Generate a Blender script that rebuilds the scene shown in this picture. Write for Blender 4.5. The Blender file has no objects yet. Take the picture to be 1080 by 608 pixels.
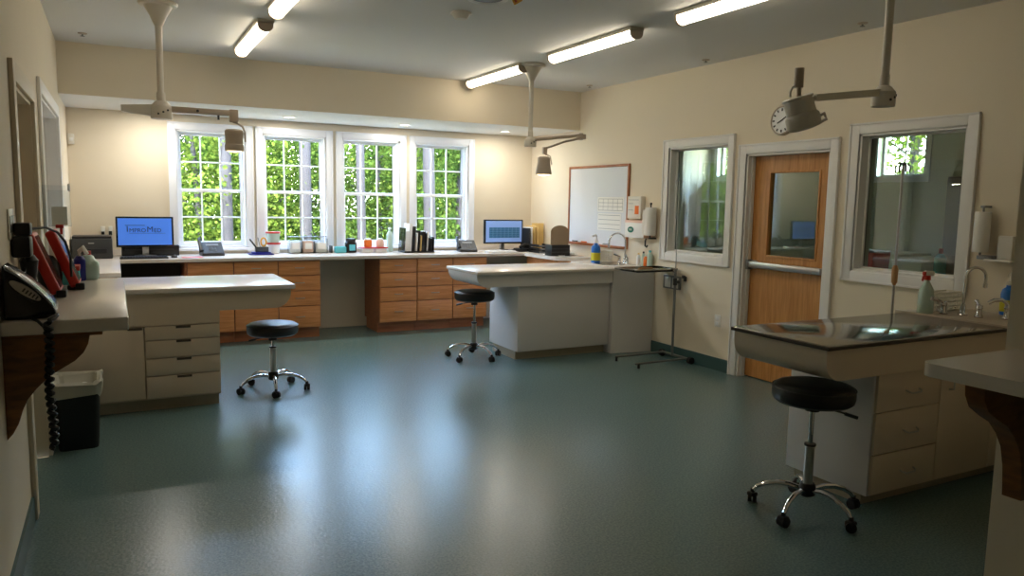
import bpy, bmesh, math, random
from mathutils import Vector, Matrix, Euler
random.seed(7)
SC = bpy.context.scene
C = SC.collection
PI = math.pi

# ---------------------------------------------------------------- materials
def lin(c):
    return tuple(((v/255)/12.92 if v/255 <= .04045 else (((v/255)+.055)/1.055)**2.4) for v in c) + (1.0,)

def mat(name, col, rough=.5, metal=0.0, emit=0.0, emitcol=None, spec=.5, noise=0.0, nscale=8.0, bump=0.0, bscale=60.0, coat=0.0, sheen=0.0):
    m = bpy.data.materials.new(name); m.use_nodes = True
    nt = m.node_tree; b = nt.nodes['Principled BSDF']
    b.inputs['Base Color'].default_value = lin(col)
    b.inputs['Roughness'].default_value = rough
    b.inputs['Metallic'].default_value = metal
    b.inputs['Specular IOR Level'].default_value = spec
    b.inputs['Coat Weight'].default_value = coat
    if emit:
        b.inputs['Emission Color'].default_value = lin(emitcol or col)
        b.inputs['Emission Strength'].default_value = emit
    tc = nt.nodes.new('ShaderNodeTexCoord')
    if noise:
        n = nt.nodes.new('ShaderNodeTexNoise'); n.inputs['Scale'].default_value = nscale
        n.inputs['Detail'].default_value = 4
        nt.links.new(tc.outputs['Object'], n.inputs['Vector'])
        r = nt.nodes.new('ShaderNodeMapRange')
        r.inputs['To Min'].default_value = 1-noise; r.inputs['To Max'].default_value = 1+noise
        nt.links.new(n.outputs['Fac'], r.inputs['Value'])
        mx = nt.nodes.new('ShaderNodeMix'); mx.data_type = 'RGBA'; mx.blend_type = 'MULTIPLY'
        mx.inputs['Factor'].default_value = 1
        mx.inputs['A'].default_value = lin(col)
        nt.links.new(r.outputs['Result'], mx.inputs['B'])
        nt.links.new(mx.outputs['Result'], b.inputs['Base Color'])
    if bump:
        n2 = nt.nodes.new('ShaderNodeTexNoise'); n2.inputs['Scale'].default_value = bscale
        n2.inputs['Detail'].default_value = 3
        nt.links.new(tc.outputs['Object'], n2.inputs['Vector'])
        bp = nt.nodes.new('ShaderNodeBump'); bp.inputs['Strength'].default_value = bump
        bp.inputs['Distance'].default_value = .01
        nt.links.new(n2.outputs['Fac'], bp.inputs['Height'])
        nt.links.new(bp.outputs['Normal'], b.inputs['Normal'])
    return m

def wood(name, c1, c2, scale=(2, 2, 30), rough=.42, coat=.15):
    m = bpy.data.materials.new(name); m.use_nodes = True
    nt = m.node_tree; b = nt.nodes['Principled BSDF']
    tc = nt.nodes.new('ShaderNodeTexCoord'); mp = nt.nodes.new('ShaderNodeMapping')
    mp.inputs['Scale'].default_value = scale
    nt.links.new(tc.outputs['Object'], mp.inputs['Vector'])
    n = nt.nodes.new('ShaderNodeTexNoise'); n.inputs['Scale'].default_value = 1.6
    n.inputs['Detail'].default_value = 6; n.inputs['Distortion'].default_value = .7
    nt.links.new(mp.outputs['Vector'], n.inputs['Vector'])
    r = nt.nodes.new('ShaderNodeValToRGB')
    r.color_ramp.elements[0].position = .3; r.color_ramp.elements[0].color = lin(c1)
    r.color_ramp.elements[1].position = .7; r.color_ramp.elements[1].color = lin(c2)
    nt.links.new(n.outputs['Fac'], r.inputs['Fac'])
    nt.links.new(r.outputs['Color'], b.inputs['Base Color'])
    b.inputs['Roughness'].default_value = rough
    b.inputs['Coat Weight'].default_value = coat
    return m

def thin_glass(name, tint=(245, 250, 248), ior=1.45, rough=0.0):
    m = bpy.data.materials.new(name); m.use_nodes = True
    nt = m.node_tree
    for n in list(nt.nodes):
        if n.type != 'OUTPUT_MATERIAL': nt.nodes.remove(n)
    out = [n for n in nt.nodes if n.type == 'OUTPUT_MATERIAL'][0]
    tr = nt.nodes.new('ShaderNodeBsdfTransparent'); tr.inputs['Color'].default_value = lin(tint)
    gl = nt.nodes.new('ShaderNodeBsdfGlossy'); gl.inputs['Roughness'].default_value = rough
    fr = nt.nodes.new('ShaderNodeFresnel')
    # same reflectance on both faces of the thin pane
    ge = nt.nodes.new('ShaderNodeNewGeometry'); mr = nt.nodes.new('ShaderNodeMapRange')
    mr.inputs['To Min'].default_value = ior; mr.inputs['To Max'].default_value = 1/ior
    nt.links.new(ge.outputs['Backfacing'], mr.inputs['Value']); nt.links.new(mr.outputs['Result'], fr.inputs['IOR'])
    mx = nt.nodes.new('ShaderNodeMixShader')
    nt.links.new(fr.outputs['Fac'], mx.inputs['Fac'])
    nt.links.new(tr.outputs['BSDF'], mx.inputs[1]); nt.links.new(gl.outputs['BSDF'], mx.inputs[2])
    nt.links.new(mx.outputs['Shader'], out.inputs['Surface'])
    return m

def leaf_mat(name, c1, c2):
    m = bpy.data.materials.new(name); m.use_nodes = True
    nt = m.node_tree
    for n in list(nt.nodes):
        if n.type != 'OUTPUT_MATERIAL': nt.nodes.remove(n)
    out = [n for n in nt.nodes if n.type == 'OUTPUT_MATERIAL'][0]
    tc = nt.nodes.new('ShaderNodeTexCoord')
    n = nt.nodes.new('ShaderNodeTexNoise'); n.inputs['Scale'].default_value = 5; n.inputs['Detail'].default_value = 5
    nt.links.new(tc.outputs['Object'], n.inputs['Vector'])
    r = nt.nodes.new('ShaderNodeValToRGB')
    r.color_ramp.elements[0].position = .35; r.color_ramp.elements[0].color = lin(c1)
    r.color_ramp.elements[1].position = .65; r.color_ramp.elements[1].color = lin(c2)
    nt.links.new(n.outputs['Fac'], r.inputs['Fac'])
    d = nt.nodes.new('ShaderNodeBsdfDiffuse'); t = nt.nodes.new('ShaderNodeBsdfTranslucent')
    nt.links.new(r.outputs['Color'], d.inputs['Color']); nt.links.new(r.outputs['Color'], t.inputs['Color'])
    mx = nt.nodes.new('ShaderNodeMixShader'); mx.inputs['Fac'].default_value = .4
    nt.links.new(d.outputs['BSDF'], mx.inputs[1]); nt.links.new(t.outputs['BSDF'], mx.inputs[2])
    nt.links.new(mx.outputs['Shader'], out.inputs['Surface'])
    return m

M = dict(
    wall=mat('cream_wall_paint', (228, 216, 193), .75, noise=.02, nscale=3, bump=.05, bscale=140),
    wallfar=mat('adjoining_wall_paint', (196, 200, 176), .8),
    ceil=mat('white_ceiling_paint', (222, 221, 217), .8, bump=.04, bscale=120),
    trim=mat('white_trim_paint', (232, 230, 226), .4),
    trimcream=mat('cream_trim_paint', (215, 203, 178), .45),
    vinyl=mat('white_window_vinyl', (240, 242, 246), .35),
    floor=None,
    cove=mat('teal_cove_base', (62, 92, 92), .4),
    lam=mat('greige_laminate', (210, 193, 170), .42, noise=.02, nscale=5),
    lamtop=mat('pale_laminate_top', (226, 217, 206), .22, noise=.03, nscale=90),
    lamwhite=mat('white_laminate', (222, 218, 214), .4),
    deck=mat('beige_sink_deck', (176, 160, 140), .35, noise=.05, nscale=60),
    kick=mat('beige_toe_kick', (168, 156, 132), .55),
    oak=wood('oak_horizontal_grain', (196, 124, 68), (222, 156, 98), (2.5, 8, 34)),
    oakdark=wood('oak_plinth', (150, 88, 50), (176, 110, 68), (2.5, 8, 34)),
    oakdoor=wood('oak_vertical_grain', (172, 112, 50), (206, 148, 82), (26, 26, 2.0)),
    walnut=wood('brown_stained_bracket', (104, 62, 22), (146, 92, 38), (5, 5, 22)),
    gap_shade=mat('dark_gap_shade', (58, 50, 42), .8),  # dark colour standing in for the shade inside the knee space
    bronze=mat('dark_finger_pull', (74, 64, 52), .5),
    chrome=mat('chrome', (214, 214, 216), .09, 1.0),
    nickel=mat('brushed_nickel', (190, 188, 184), .28, 1.0),
    steel=mat('stainless_steel_sheet', (158, 156, 150), .12, 1.0, noise=.04, nscale=12),
    darkedge=mat('dark_steel_edge', (64, 56, 48), .4, .3),
    greymetal=mat('grey_painted_metal', (128, 130, 128), .35, .6),
    vinylblack=mat('black_upholstery_vinyl', (16, 17, 19), .38, bump=.1, bscale=50),
    black=mat('black_plastic', (17, 18, 20), .4),
    blackgloss=mat('glossy_black_plastic', (12, 13, 15), .16),
    darkgrey=mat('dark_grey_plastic', (52, 54, 56), .45),
    greyplastic=mat('grey_plastic', (120, 124, 128), .45),
    rubber=mat('black_rubber', (20, 20, 22), .7),
    enamel=mat('off_white_enamel', (214, 206, 192), .35),
    enamelgrey=mat('warm_grey_enamel', (188, 172, 154), .4),
    plate=mat('white_cover_plate', (226, 222, 212), .4),
    paper=mat('white_paper', (236, 234, 228), .8),
    paperline=mat('grey_print', (150, 152, 156), .8),
    board=mat('whiteboard_surface', (224, 226, 230), .2),
    boardframe=wood('board_oak_frame', (142, 78, 36), (176, 104, 56), (20, 6, 6)),
    manila=mat('manila_card', (222, 188, 120), .7),
    orange=mat('orange_label', (232, 116, 34), .6),
    green=mat('green_logo_ink', (22, 112, 96), .6),
    pink=mat('pale_pink_card', (234, 196, 176), .7),
    red=mat('red_rubber_case', (196, 48, 34), .42),
    redlid=mat('red_lid_plastic', (190, 48, 40), .4),
    redbin=mat('red_bin_plastic', (196, 28, 34), .4, emit=0),
    blue=mat('blue_plastic', (38, 110, 196), .3),
    navy=mat('deep_blue_plastic', (22, 30, 130), .35),
    teal=mat('teal_liquid', (96, 190, 200), .2),
    yellow=mat('yellow_label', (200, 190, 40), .5),
    white=mat('white_plastic', (236, 236, 234), .35),
    basket=mat('cream_basket_plastic', (222, 216, 198), .45),
    liquid=mat('pale_green_jug', (186, 208, 196), .25),
    clearp=thin_glass('clear_plastic', (247, 249, 250), 1.25, .05),
    glass=thin_glass('window_glass', (250, 253, 251), 1.4),
    glassin=thin_glass('interior_window_glass', (238, 244, 238), 1.8),
    liner=mat('translucent_bin_liner', (188, 186, 172), .4),
    mesh=mat('bronze_mesh', (140, 116, 84), .5),
    screenblue=mat('monitor_blue_glow', (70, 118, 208), .3, emit=.55, emitcol=(66, 116, 210)),
    screenpale=mat('monitor_pale_glow', (120, 150, 200), .3, emit=.5, emitcol=(120, 148, 200)),
    screenteal=mat('monitor_table_glow', (40, 96, 130), .3, emit=.3, emitcol=(46, 96, 130)),
    screenink=mat('screen_lettering', (24, 40, 90), .5, emit=.03, emitcol=(24, 40, 90)),
    tube=mat('fluorescent_diffuser', (255, 250, 238), .4, emit=9.0, emitcol=(255, 240, 214)),
    bulb=mat('exam_lamp_lens', (255, 236, 196), .4, emit=4, emitcol=(255, 226, 180)),
    downlens=mat('downlight_lens', (240, 240, 236), .3, emit=6, emitcol=(255, 246, 226)),
    badge=mat('silver_badge', (170, 166, 158), .3, .8),
    tan=mat('tan_tape', (186, 140, 92), .7),
    ornament_y=mat('yellow_stripe', (220, 160, 40), .5),
    ornament_r=mat('red_stripe', (180, 60, 30), .5),
    bark=mat('grey_bark', (30, 29, 33), .9, noise=.25, nscale=14, bump=.5, bscale=20),
    leafa=leaf_mat('bright_leaf', (46, 68, 22), (94, 108, 46)),
    leafb=leaf_mat('mid_leaf', (34, 56, 20), (70, 88, 38)),
    leafc=leaf_mat('deep_leaf', (20, 40, 18), (48, 68, 30)),
    ground=mat('forest_ground', (120, 116, 84), .95, noise=.3, nscale=3),
    sun_block_roof=mat('sun_block_board', (120, 118, 112), .9),
    curtain=mat('grey_curtain', (96, 102, 100), .9),
)
def floor_material():
    m = bpy.data.materials.new('teal_sheet_vinyl'); m.use_nodes = True
    nt = m.node_tree; b = nt.nodes['Principled BSDF']
    tc = nt.nodes.new('ShaderNodeTexCoord')
    n = nt.nodes.new('ShaderNodeTexNoise'); n.inputs['Scale'].default_value = 90; n.inputs['Detail'].default_value = 3
    nt.links.new(tc.outputs['Object'], n.inputs['Vector'])
    r = nt.nodes.new('ShaderNodeValToRGB')
    r.color_ramp.elements[0].position = .35; r.color_ramp.elements[0].color = lin((84, 110, 110))
    r.color_ramp.elements[1].position = .65; r.color_ramp.elements[1].color = lin((106, 132, 131))
    nt.links.new(n.outputs['Fac'], r.inputs['Fac'])
    nt.links.new(r.outputs['Color'], b.inputs['Base Color'])
    b.inputs['Roughness'].default_value = .25
    n2 = nt.nodes.new('ShaderNodeTexNoise'); n2.inputs['Scale'].default_value = 55; n2.inputs['Detail'].default_value = 2
    nt.links.new(tc.outputs['Object'], n2.inputs['Vector'])
    bp = nt.nodes.new('ShaderNodeBump'); bp.inputs['Strength'].default_value = .11; bp.inputs['Distance'].default_value = .01
    nt.links.new(n2.outputs['Fac'], bp.inputs['Height']); nt.links.new(bp.outputs['Normal'], b.inputs['Normal'])
    return m
M['floor'] = floor_material()

# ---------------------------------------------------------------- mesh helpers
class B:
    """collects shapes into one bmesh"""
    def __init__(s): s.bm = bmesh.new()
    def _add(s, verts, faces):
        vs = [s.bm.verts.new(v) for v in verts]
        for f in faces:
            try: s.bm.faces.new([vs[i] for i in f])
            except ValueError: pass
        return vs
    def box(s, x0, x1, y0, y1, z0, z1, bev=0, seg=2, rot=None, piv=None):
        t = bmesh.new()
        bmesh.ops.create_cube(t, size=1)
        for v in t.verts:
            v.co = Vector(((x0+x1)/2 + v.co.x*(x1-x0), (y0+y1)/2 + v.co.y*(y1-y0), (z0+z1)/2 + v.co.z*(z1-z0)))
        if bev:
            bmesh.ops.bevel(t, geom=list(t.edges), offset=bev, segments=seg, profile=.5, affect='EDGES', clamp_overlap=True)
        if rot is not None:
            p = Vector(piv if piv else ((x0+x1)/2, (y0+y1)/2, (z0+z1)/2))
            R = Euler(rot).to_matrix()
            for v in t.verts: v.co = R @ (v.co-p) + p
        s.merge(t); return s
    def merge(s, t):
        mp = {}
        for v in t.verts: mp[v] = s.bm.verts.new(v.co)
        for f in t.faces:
            try: s.bm.faces.new([mp[v] for v in f.verts])
            except ValueError: pass
        t.free()
    def cyl(s, p0, p1, r0, r1=None, seg=20, cap=True):
        r1 = r0 if r1 is None else r1
        p0, p1 = Vector(p0), Vector(p1); d = (p1-p0).normalized()
        a = d.orthogonal().normalized(); b = d.cross(a)
        vs = []
        for p, r in ((p0, r0), (p1, r1)):
            for i in range(seg):
                t = 2*PI*i/seg; vs.append(p + a*math.cos(t)*r + b*math.sin(t)*r)
        fs = [(i, (i+1) % seg, seg+(i+1) % seg, seg+i) for i in range(seg)]
        if cap: fs += [tuple(range(seg))[::-1], tuple(range(seg, 2*seg))]
        s._add(vs, fs); return s
    def lathe(s, prof, c=(0, 0, 0), seg=28, axis=None, caps=True):
        c = Vector(c)
        ax = Vector(axis).normalized() if axis else Vector((0, 0, 1))
        a = ax.orthogonal().normalized() if axis else Vector((1, 0, 0)); b = ax.cross(a)
        vs, fs = [], []
        for (r, z) in prof:
            for i in range(seg):
                t = 2*PI*i/seg; vs.append(c + ax*z + (a*math.cos(t) + b*math.sin(t))*max(r, 1e-4))
        n = len(prof)
        for k in range(n-1):
            for i in range(seg):
                j = (i+1) % seg
                fs.append((k*seg+i, k*seg+j, (k+1)*seg+j, (k+1)*seg+i))
        if caps: fs.append(tuple(range(seg))[::-1]); fs.append(tuple((n-1)*seg+i for i in range(seg)))
        else: fs += [((n-1)*seg+i, (n-1)*seg+(i+1) % seg, (i+1) % seg, i) for i in range(seg)]
        s._add(vs, fs); return s
    def tube(s, pts, r, seg=10, closed=False):
        pts = [Vector(p) for p in pts]; n = len(pts)
        rr = r if isinstance(r, (list, tuple)) else [r]*n
        vs, fs = [], []
        prev = None
        for k, p in enumerate(pts):
            if closed: d = (pts[(k+1) % n]-pts[k-1]).normalized()
            else: d = (pts[min(k+1, n-1)]-pts[max(k-1, 0)]).normalized()
            a = d.orthogonal().normalized() if prev is None else (prev - d*prev.dot(d)).normalized()
            prev = a; b = d.cross(a)
            for i in range(seg):
                t = 2*PI*i/seg; vs.append(p + (a*math.cos(t)+b*math.sin(t))*rr[k])
        m = n if closed else n-1
        for k in range(m):
            k2 = (k+1) % n
            for i in range(seg):
                j = (i+1) % seg
                fs.append((k*seg+i, k*seg+j, k2*seg+j, k2*seg+i))
        if not closed:
            fs.append(tuple(range(seg))[::-1]); fs.append(tuple((n-1)*seg+i for i in range(seg)))
        s._add(vs, fs); return s
    def prism(s, poly, axis, a0, a1):
        """poly in the two other axes: axis 'y' -> (x,z); 'x' -> (y,z); 'z' -> (x,y)"""
        def P(u, v, w): return {'y': (u, w, v), 'x': (w, u, v), 'z': (u, v, w)}[axis]
        n = len(poly)
        vs = [P(u, v, a0) for u, v in poly] + [P(u, v, a1) for u, v in poly]
        fs = [(i, (i+1) % n, n+(i+1) % n, n+i) for i in range(n)] + [tuple(range(n))[::-1], tuple(range(n, 2*n))]
        s._add(vs, fs); return s
    def grid(s, axis, t0, t1, a0, a1, z0, z1, holes):
        """slab with rectangular holes; axis 'y': runs along x (wall at y t0..t1); axis 'x': runs along y"""
        A = sorted(set([a0, a1] + [h[0] for h in holes] + [h[1] for h in holes]))
        for i in range(len(A)-1):
            m = (A[i]+A[i+1])/2
            hs = sorted([(h[2], h[3]) for h in holes if h[0] < m < h[1]])
            z = z0; segs = []
            for (u, v) in hs:
                if u > z: segs.append((z, u))
                z = v
            if z < z1: segs.append((z, z1))
            for (u, v) in segs:
                if axis == 'y': s.box(A[i], A[i+1], t0, t1, u, v)
                else: s.box(t0, t1, A[i], A[i+1], u, v)
        return s
    def mesh(s, name, off=(0, 0, 0)):
        bmesh.ops.remove_doubles(s.bm, verts=s.bm.verts, dist=1e-6)
        bmesh.ops.recalc_face_normals(s.bm, faces=s.bm.faces)
        me = bpy.data.meshes.new(name)
        if off[0] or off[1] or off[2]:
            for v in s.bm.verts: v.co -= Vector(off)
        s.bm.to_mesh(me); s.bm.free()
        for p in me.polygons: p.use_smooth = True
        me.set_sharp_from_angle(angle=math.radians(34))
        return me

def root_off(p):
    o = Vector((0, 0, 0))
    while p is not None:
        o += Vector(p.location); p = p.parent
    return o

def obj(name, b, m, parent=None, label=None, world=True):
    """links the collected shapes as ONE object; world=True: shapes are in world space (parents unrotated)"""
    off = root_off(parent) if (parent and world) else Vector((0, 0, 0))
    me = b.mesh(name, off)
    me.materials.append(M[m] if isinstance(m, str) else m)
    o = bpy.data.objects.new(name, me); C.objects.link(o)
    if parent: o.parent = parent
    if label: o['label'] = label
    return o

def tag(o, label, cat, group=None, kind=None):
    o['label'] = label; o['category'] = cat
    if group: o['group'] = group
    if kind: o['kind'] = kind
    return o

def thing(name, label, cat, loc=(0, 0, 0), rz=0, group=None):
    o = bpy.data.objects.new(name, None); C.objects.link(o)
    o.location = loc; o.rotation_euler = (0, 0, rz); o.empty_display_size = .1
    return tag(o, label, cat, group)

def one(name, b, m, label, cat, group=None):
    """a thing that is a single mesh; origin moved to its base"""
    bm = b.bm
    cx = sum(v.co.x for v in bm.verts)/len(bm.verts); cy = sum(v.co.y for v in bm.verts)/len(bm.verts)
    cz = min(v.co.z for v in bm.verts)
    me = b.mesh(name, (cx, cy, cz)); me.materials.append(M[m] if isinstance(m, str) else m)
    o = bpy.data.objects.new(name, me); C.objects.link(o); o.location = (cx, cy, cz)
    return tag(o, label, cat, group)

def struct(name, b, m, parent=None, label=None):
    o = obj(name, b, m, parent)
    if parent is None: o['kind'] = 'structure'
    if label: o['label'] = label
    return o

def sempty(name, loc=(0, 0, 0)):
    o = bpy.data.objects.new(name, None); C.objects.link(o); o.location = loc; o['kind'] = 'structure'
    return o

def copy_tree(o, parent=None):
    c = o.copy(); C.objects.link(c)
    if parent: c.parent = parent
    for ch in list(o.children): copy_tree(ch, c)
    return c

def arc(cx, cz, r, a0, a1, n=8):
    return [(cx + r*math.cos(math.radians(a0+(a1-a0)*i/n)), cz + r*math.sin(math.radians(a0+(a1-a0)*i/n))) for i in range(n+1)]

def text_bm(s, size):
    cu = bpy.data.curves.new('lettering_source', 'FONT'); cu.body = s; cu.size = size; cu.extrude = .0006
    cu.align_x = 'CENTER'; cu.align_y = 'CENTER'
    o = bpy.data.objects.new('lettering_source', cu); C.objects.link(o)
    dg = bpy.context.evaluated_depsgraph_get()
    me = bpy.data.meshes.new_from_object(o.evaluated_get(dg))
    b = B(); b.bm.from_mesh(me)
    bpy.data.objects.remove(o); bpy.data.curves.remove(cu); bpy.data.meshes.remove(me)
    return b

# ---------------------------------------------------------------- room constants
XL, XR, YB, ZC = -.40, 5.02, 9.0, 2.88
SOF_Y, SOF_Z = 7.82, 2.43
YN = -1.6
XP, YP = 2.82, 1.53           # near partition
XF = 8.2                      # far wall of adjoining room

# ---------------------------------------------------------------- shell
struct('floor', B().box(XL-.3, XF+.2, YN-.1, YB+.16, -.1, 0), 'floor')
struct('ceiling', B().box(XL-.3, XF+.2, YN-.1, YB+.3, ZC, ZC+.12), 'ceil')
WIN = [(.61, 1.33), (1.515, 2.235), (2.43, 3.15), (3.35, 4.08)]
WZ0, WZ1 = .985, 2.27
struct('wall_back', B().grid('y', YB, YB+.16, XL-.15, XF+.15, 0, ZC, [(a, b_, WZ0, WZ1) for a, b_ in WIN]), 'wall')
struct('wall_soffit', B().box(XL, XR, SOF_Y, SOF_Y+.04, SOF_Z+.001, ZC).box(XL, XR, SOF_Y+.04, SOF_Y+.06, SOF_Z+.03, ZC), 'wall')
struct('ceiling_soffit', B().box(XL, XR, SOF_Y+.002, YB, SOF_Z, SOF_Z+.03), 'ceil')
D1, D2 = (4.2, 5.12, 0, 2.07), (5.70, 7.40, 0, 2.19)
struct('wall_left', B().grid('x', XL-.16, XL, YN, YB, 0, ZC, [D1, D2]), 'wall')
DR = (4.154, 5.054, 0, 2.02)
W5, W6 = (5.28, 6.12, 1.07, 2.13), (3.08, 3.90, 1.08, 2.115)
struct('wall_right', B().grid('x', XR, XR+.16, YP, YB, 0, ZC, [DR, W5, W6]), 'wall')
struct('wall_near_right', B().box(XP, XF+.15, YN, YP, 0, ZC), 'wall')
struct('wall_near', B().box(XL-.16, XP, YN-.12, YN, 0, ZC), 'wall')
HW = [(5.50, 6.10, 1.94, 2.55), (7.95, 8.85, 2.0, 2.6)]
struct('wall_far_right', B().grid('x', XF, XF+.15, YP, YB, 0, ZC, HW), 'wallfar')
# baseboards (teal cove)
struct('baseboard_right', B().box(XR-.012, XR, YP, 4.07, 0, .12).box(XR-.012, XR, 5.135, 6.31, 0, .12), 'cove')
struct('baseboard_left', B().box(XL, XL+.012, YN, 4.10, 0, .12).box(XL, XL+.012, 5.22, 5.6, 0, .12), 'cove')
struct('baseboard_near', B().box(XP-.012, XP, YN, YP, 0, .12).box(XP, XR, YP, YP+.012, 0, .12), 'cove')

# door openings in the left wall
def opening_casing(name, o, th, m='trimcream'):
    y0, y1, z0, z1 = o; b = B(); w = .09
    b.box(XL, XL+th, y0-w, y0, 0, z1+w, .004); b.box(XL, XL+th, y1, y1+w, 0, z1+w, .004)
    b.box(XL, XL+th, y0-.001, y1+.001, z1, z1+w, .004)
    b.box(XL-.16, XL+.002, y1-.018, y1, 0, z1); b.box(XL-.16, XL+.002, y0, y0+.018, 0, z1)
    b.box(XL-.16, XL+.002, y0, y1, z1-.018, z1)
    b.box(XL-.10, XL-.07, y1-.03, y1-.018, 0, z1-.018)
    struct(name, b, m)
opening_casing('trim_1', D1, .022); opening_casing('trim_2', D2, .02, 'trim')
for i, (o, m) in enumerate(((D1, 'lam'), (D2, 'lamwhite'))):
    dd = sempty('door_%d' % (i+2), (XL-.14, (o[0]+o[1])/2, 0))
    struct('door_slab', B().box(XL-.155, XL-.115, o[0]+.02, o[1]-.02, .01, o[3]-.02, .003), m, dd)
    struct('door_handle', B().cyl((XL-.115, o[0]+.09, 1.0), (XL-.075, o[0]+.09, 1.0), .012).cyl((XL-.08, o[0]+.085, 1.0), (XL-.08, o[0]+.2, 1.0), .008), 'nickel', dd)

# ---------------------------------------------------------------- back windows (six over six sashes)
def hung_window(i, x0, x1):
    w = sempty('window_%d' % (i+1), ((x0+x1)/2, YB, WZ0))
    c = .078
    b = B(); t = .022
    b.box(x0-c, x0, YB-t, YB, WZ0-.05, WZ1+c, .004); b.box(x1, x1+c, YB-t, YB, WZ0-.05, WZ1+c, .004)
    b.box(x0, x1, YB-t, YB, WZ1, WZ1+c, .004)
    # raised back band
    b.box(x0-c, x0-c+.014, YB-t-.008, YB-t, WZ0-.05, WZ1+c); b.box(x1+c-.014, x1+c, YB-t-.008, YB-t, WZ0-.05, WZ1+c)
    b.box(x0-c, x1+c, YB-t-.008, YB-t, WZ1+c-.014, WZ1+c)
    struct('window_casing', b, 'vinyl', w)
    b = B()
    for (a0, a1) in ((x0, x0+.018), (x1-.018, x1)): b.box(a0, a1, YB-.002, YB+.15, WZ0, WZ1)
    b.box(x0, x1, YB-.002, YB+.15, WZ1-.018, WZ1)
    b.box(x0+.018, x0+.034, YB+.06, YB+.075, WZ0, WZ1-.018).box(x1-.034, x1-.018, YB+.06, YB+.075, WZ0, WZ1-.018)
    struct('window_frame', b, 'vinyl', w)
    struct('window_sill', B().box(x0-c-.01, x1+c+.01, YB-.04, YB, WZ0-.03, WZ0-.002, .006).box(x0, x1, YB-.002, YB+.15, WZ0-.02, WZ0+.02), 'vinyl', w)
    zm = 1.617; xa, xb = x0+.02, x1-.02
    for nm, y, z0, z1 in (('lower_sash', YB+.078, WZ0+.02, zm+.016), ('upper_sash', YB+.106, zm-.016, WZ1-.02)):
        b = B(); s = .036
        b.box(xa, xa+s, y, y+.026, z0, z1, .003).box(xb-s, xb, y, y+.026, z0, z1, .003)
        b.box(xa+s, xb-s, y, y+.026, z0, z0+(s if nm == 'upper_sash' else .05), .003).box(xa+s, xb-s, y, y+.026, z1-s*.9, z1, .003)
        gx = (xb-xa-2*s)/3
        for k in (1, 2): b.box(xa+s+k*gx-.008, xa+s+k*gx+.008, y+.004, y+.02, z0+.03, z1-.03, .003)
        zc = (z0+z1)/2+.006
        b.box(xa+s, xb-s, y+.004, y+.02, zc-.008, zc+.008, .003)
        so = struct(nm, b, 'vinyl', w)
        struct('pane', B().box(xa+s*.6, xb-s*.6, y+.011, y+.013, z0+.02, z1-.02), 'glass', so)
    struct('sash_lock', B().box((x0+x1)/2-.02, (x0+x1)/2+.02, YB+.068, YB+.08, zm+.016, zm+.026, .003), 'white', w)
for i, (a, b_) in enumerate(WIN): hung_window(i, a, b_)

# ---------------------------------------------------------------- interior fixed windows, right wall
def fixed_window(n, o):
    y0, y1, z0, z1 = o; c = .08; t = .02
    w = sempty('window_%d' % n, (XR, (y0+y1)/2, z0))
    b = B()
    b.box(XR-t, XR, y0-c, y0, z0-c, z1+c, .004).box(XR-t, XR, y1, y1+c, z0-c, z1+c, .004)
    b.box(XR-t, XR, y0, y1, z1, z1+c, .004).box(XR-t, XR, y0, y1, z0-c, z0, .004)
    b.box(XR-t-.008, XR-t, y0-c, y0-c+.014, z0-c, z1+c).box(XR-t-.008, XR-t, y1+c-.014, y1+c, z0-c, z1+c)
    b.box(XR-t-.008, XR-t, y0-c, y1+c, z1+c-.014, z1+c).box(XR-t-.008, XR-t, y0-c, y1+c, z0-c, z0-c+.014)
    struct('window_casing', b, 'trim', w)
    b = B(); j = .018
    b.box(XR-.002, XR+.16, y0, y0+j, z0, z1).box(XR-.002, XR+.16, y1-j, y1, z0, z1)
    b.box(XR-.002, XR+.16, y0, y1, z1-j, z1).box(XR-.002, XR+.16, y0, y1, z0, z0+j)
    b.box(XR+.075, XR+.09, y0+j, y0+j+.014, z0+j, z1-j).box(XR+.075, XR+.09, y1-j-.014, y1-j, z0+j, z1-j)
    b.box(XR+.075, XR+.09, y0+j, y1-j, z1-j-.014, z1-j).box(XR+.075, XR+.09, y0+j, y1-j, z0+j, z0+j+.014)
    struct('window_frame', b, 'trim', w)
    struct('glazing_gasket', B().box(XR+.09, XR+.1, y0+j, y0+j+.012, z0+j, z1-j).box(XR+.09, XR+.1, y1-j-.012, y1-j, z0+j, z1-j).box(XR+.09, XR+.1, y0+j, y1-j, z1-j-.012, z1-j), 'darkgrey', w)
    struct('pane', B().box(XR+.1, XR+.105, y0+j, y1-j, z0+j, z1-j), 'glassin', w)
fixed_window(5, W5); fixed_window(6, W6)

# ---------------------------------------------------------------- oak door, right wall
y0, y1, _, z1 = DR
b = B(); c = .085; t = .02
b.box(XR-t, XR, y0-c, y0, 0, z1+c, .004).box(XR-t, XR, y1, y1+c, 0, z1+c, .004).box(XR-t, XR, y0, y1, z1, z1+c, .004)
b.box(XR-t-.008, XR-t, y0-c, y0-c+.014, 0, z1+c).box(XR-t-.008, XR-t, y1+c-.014, y1+c, 0, z1+c).box(XR-t-.008, XR-t, y0-c, y1+c, z1+c-.014, z1+c)
b.box(XR-.002, XR+.16, y0, y0+.02, 0, z1).box(XR-.002, XR+.16, y1-.02, y1, 0, z1).box(XR-.002, XR+.16, y0, y1, z1-.02, z1)
b.box(XR+.04, XR+.075, y1-.032, y1-.02, 0, z1-.02).box(XR+.04, XR+.075, y0+.02, y0+.032, 0, z1-.02)
struct('trim_3', b, 'trim')
dr = sempty('door_1', (XR+.1, (y0+y1)/2, 0))
dx0, dx1 = XR+.08, XR+.125
gy0, gy1, gz0, gz1 = 4.32, 4.84, 1.13, 1.85
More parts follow.
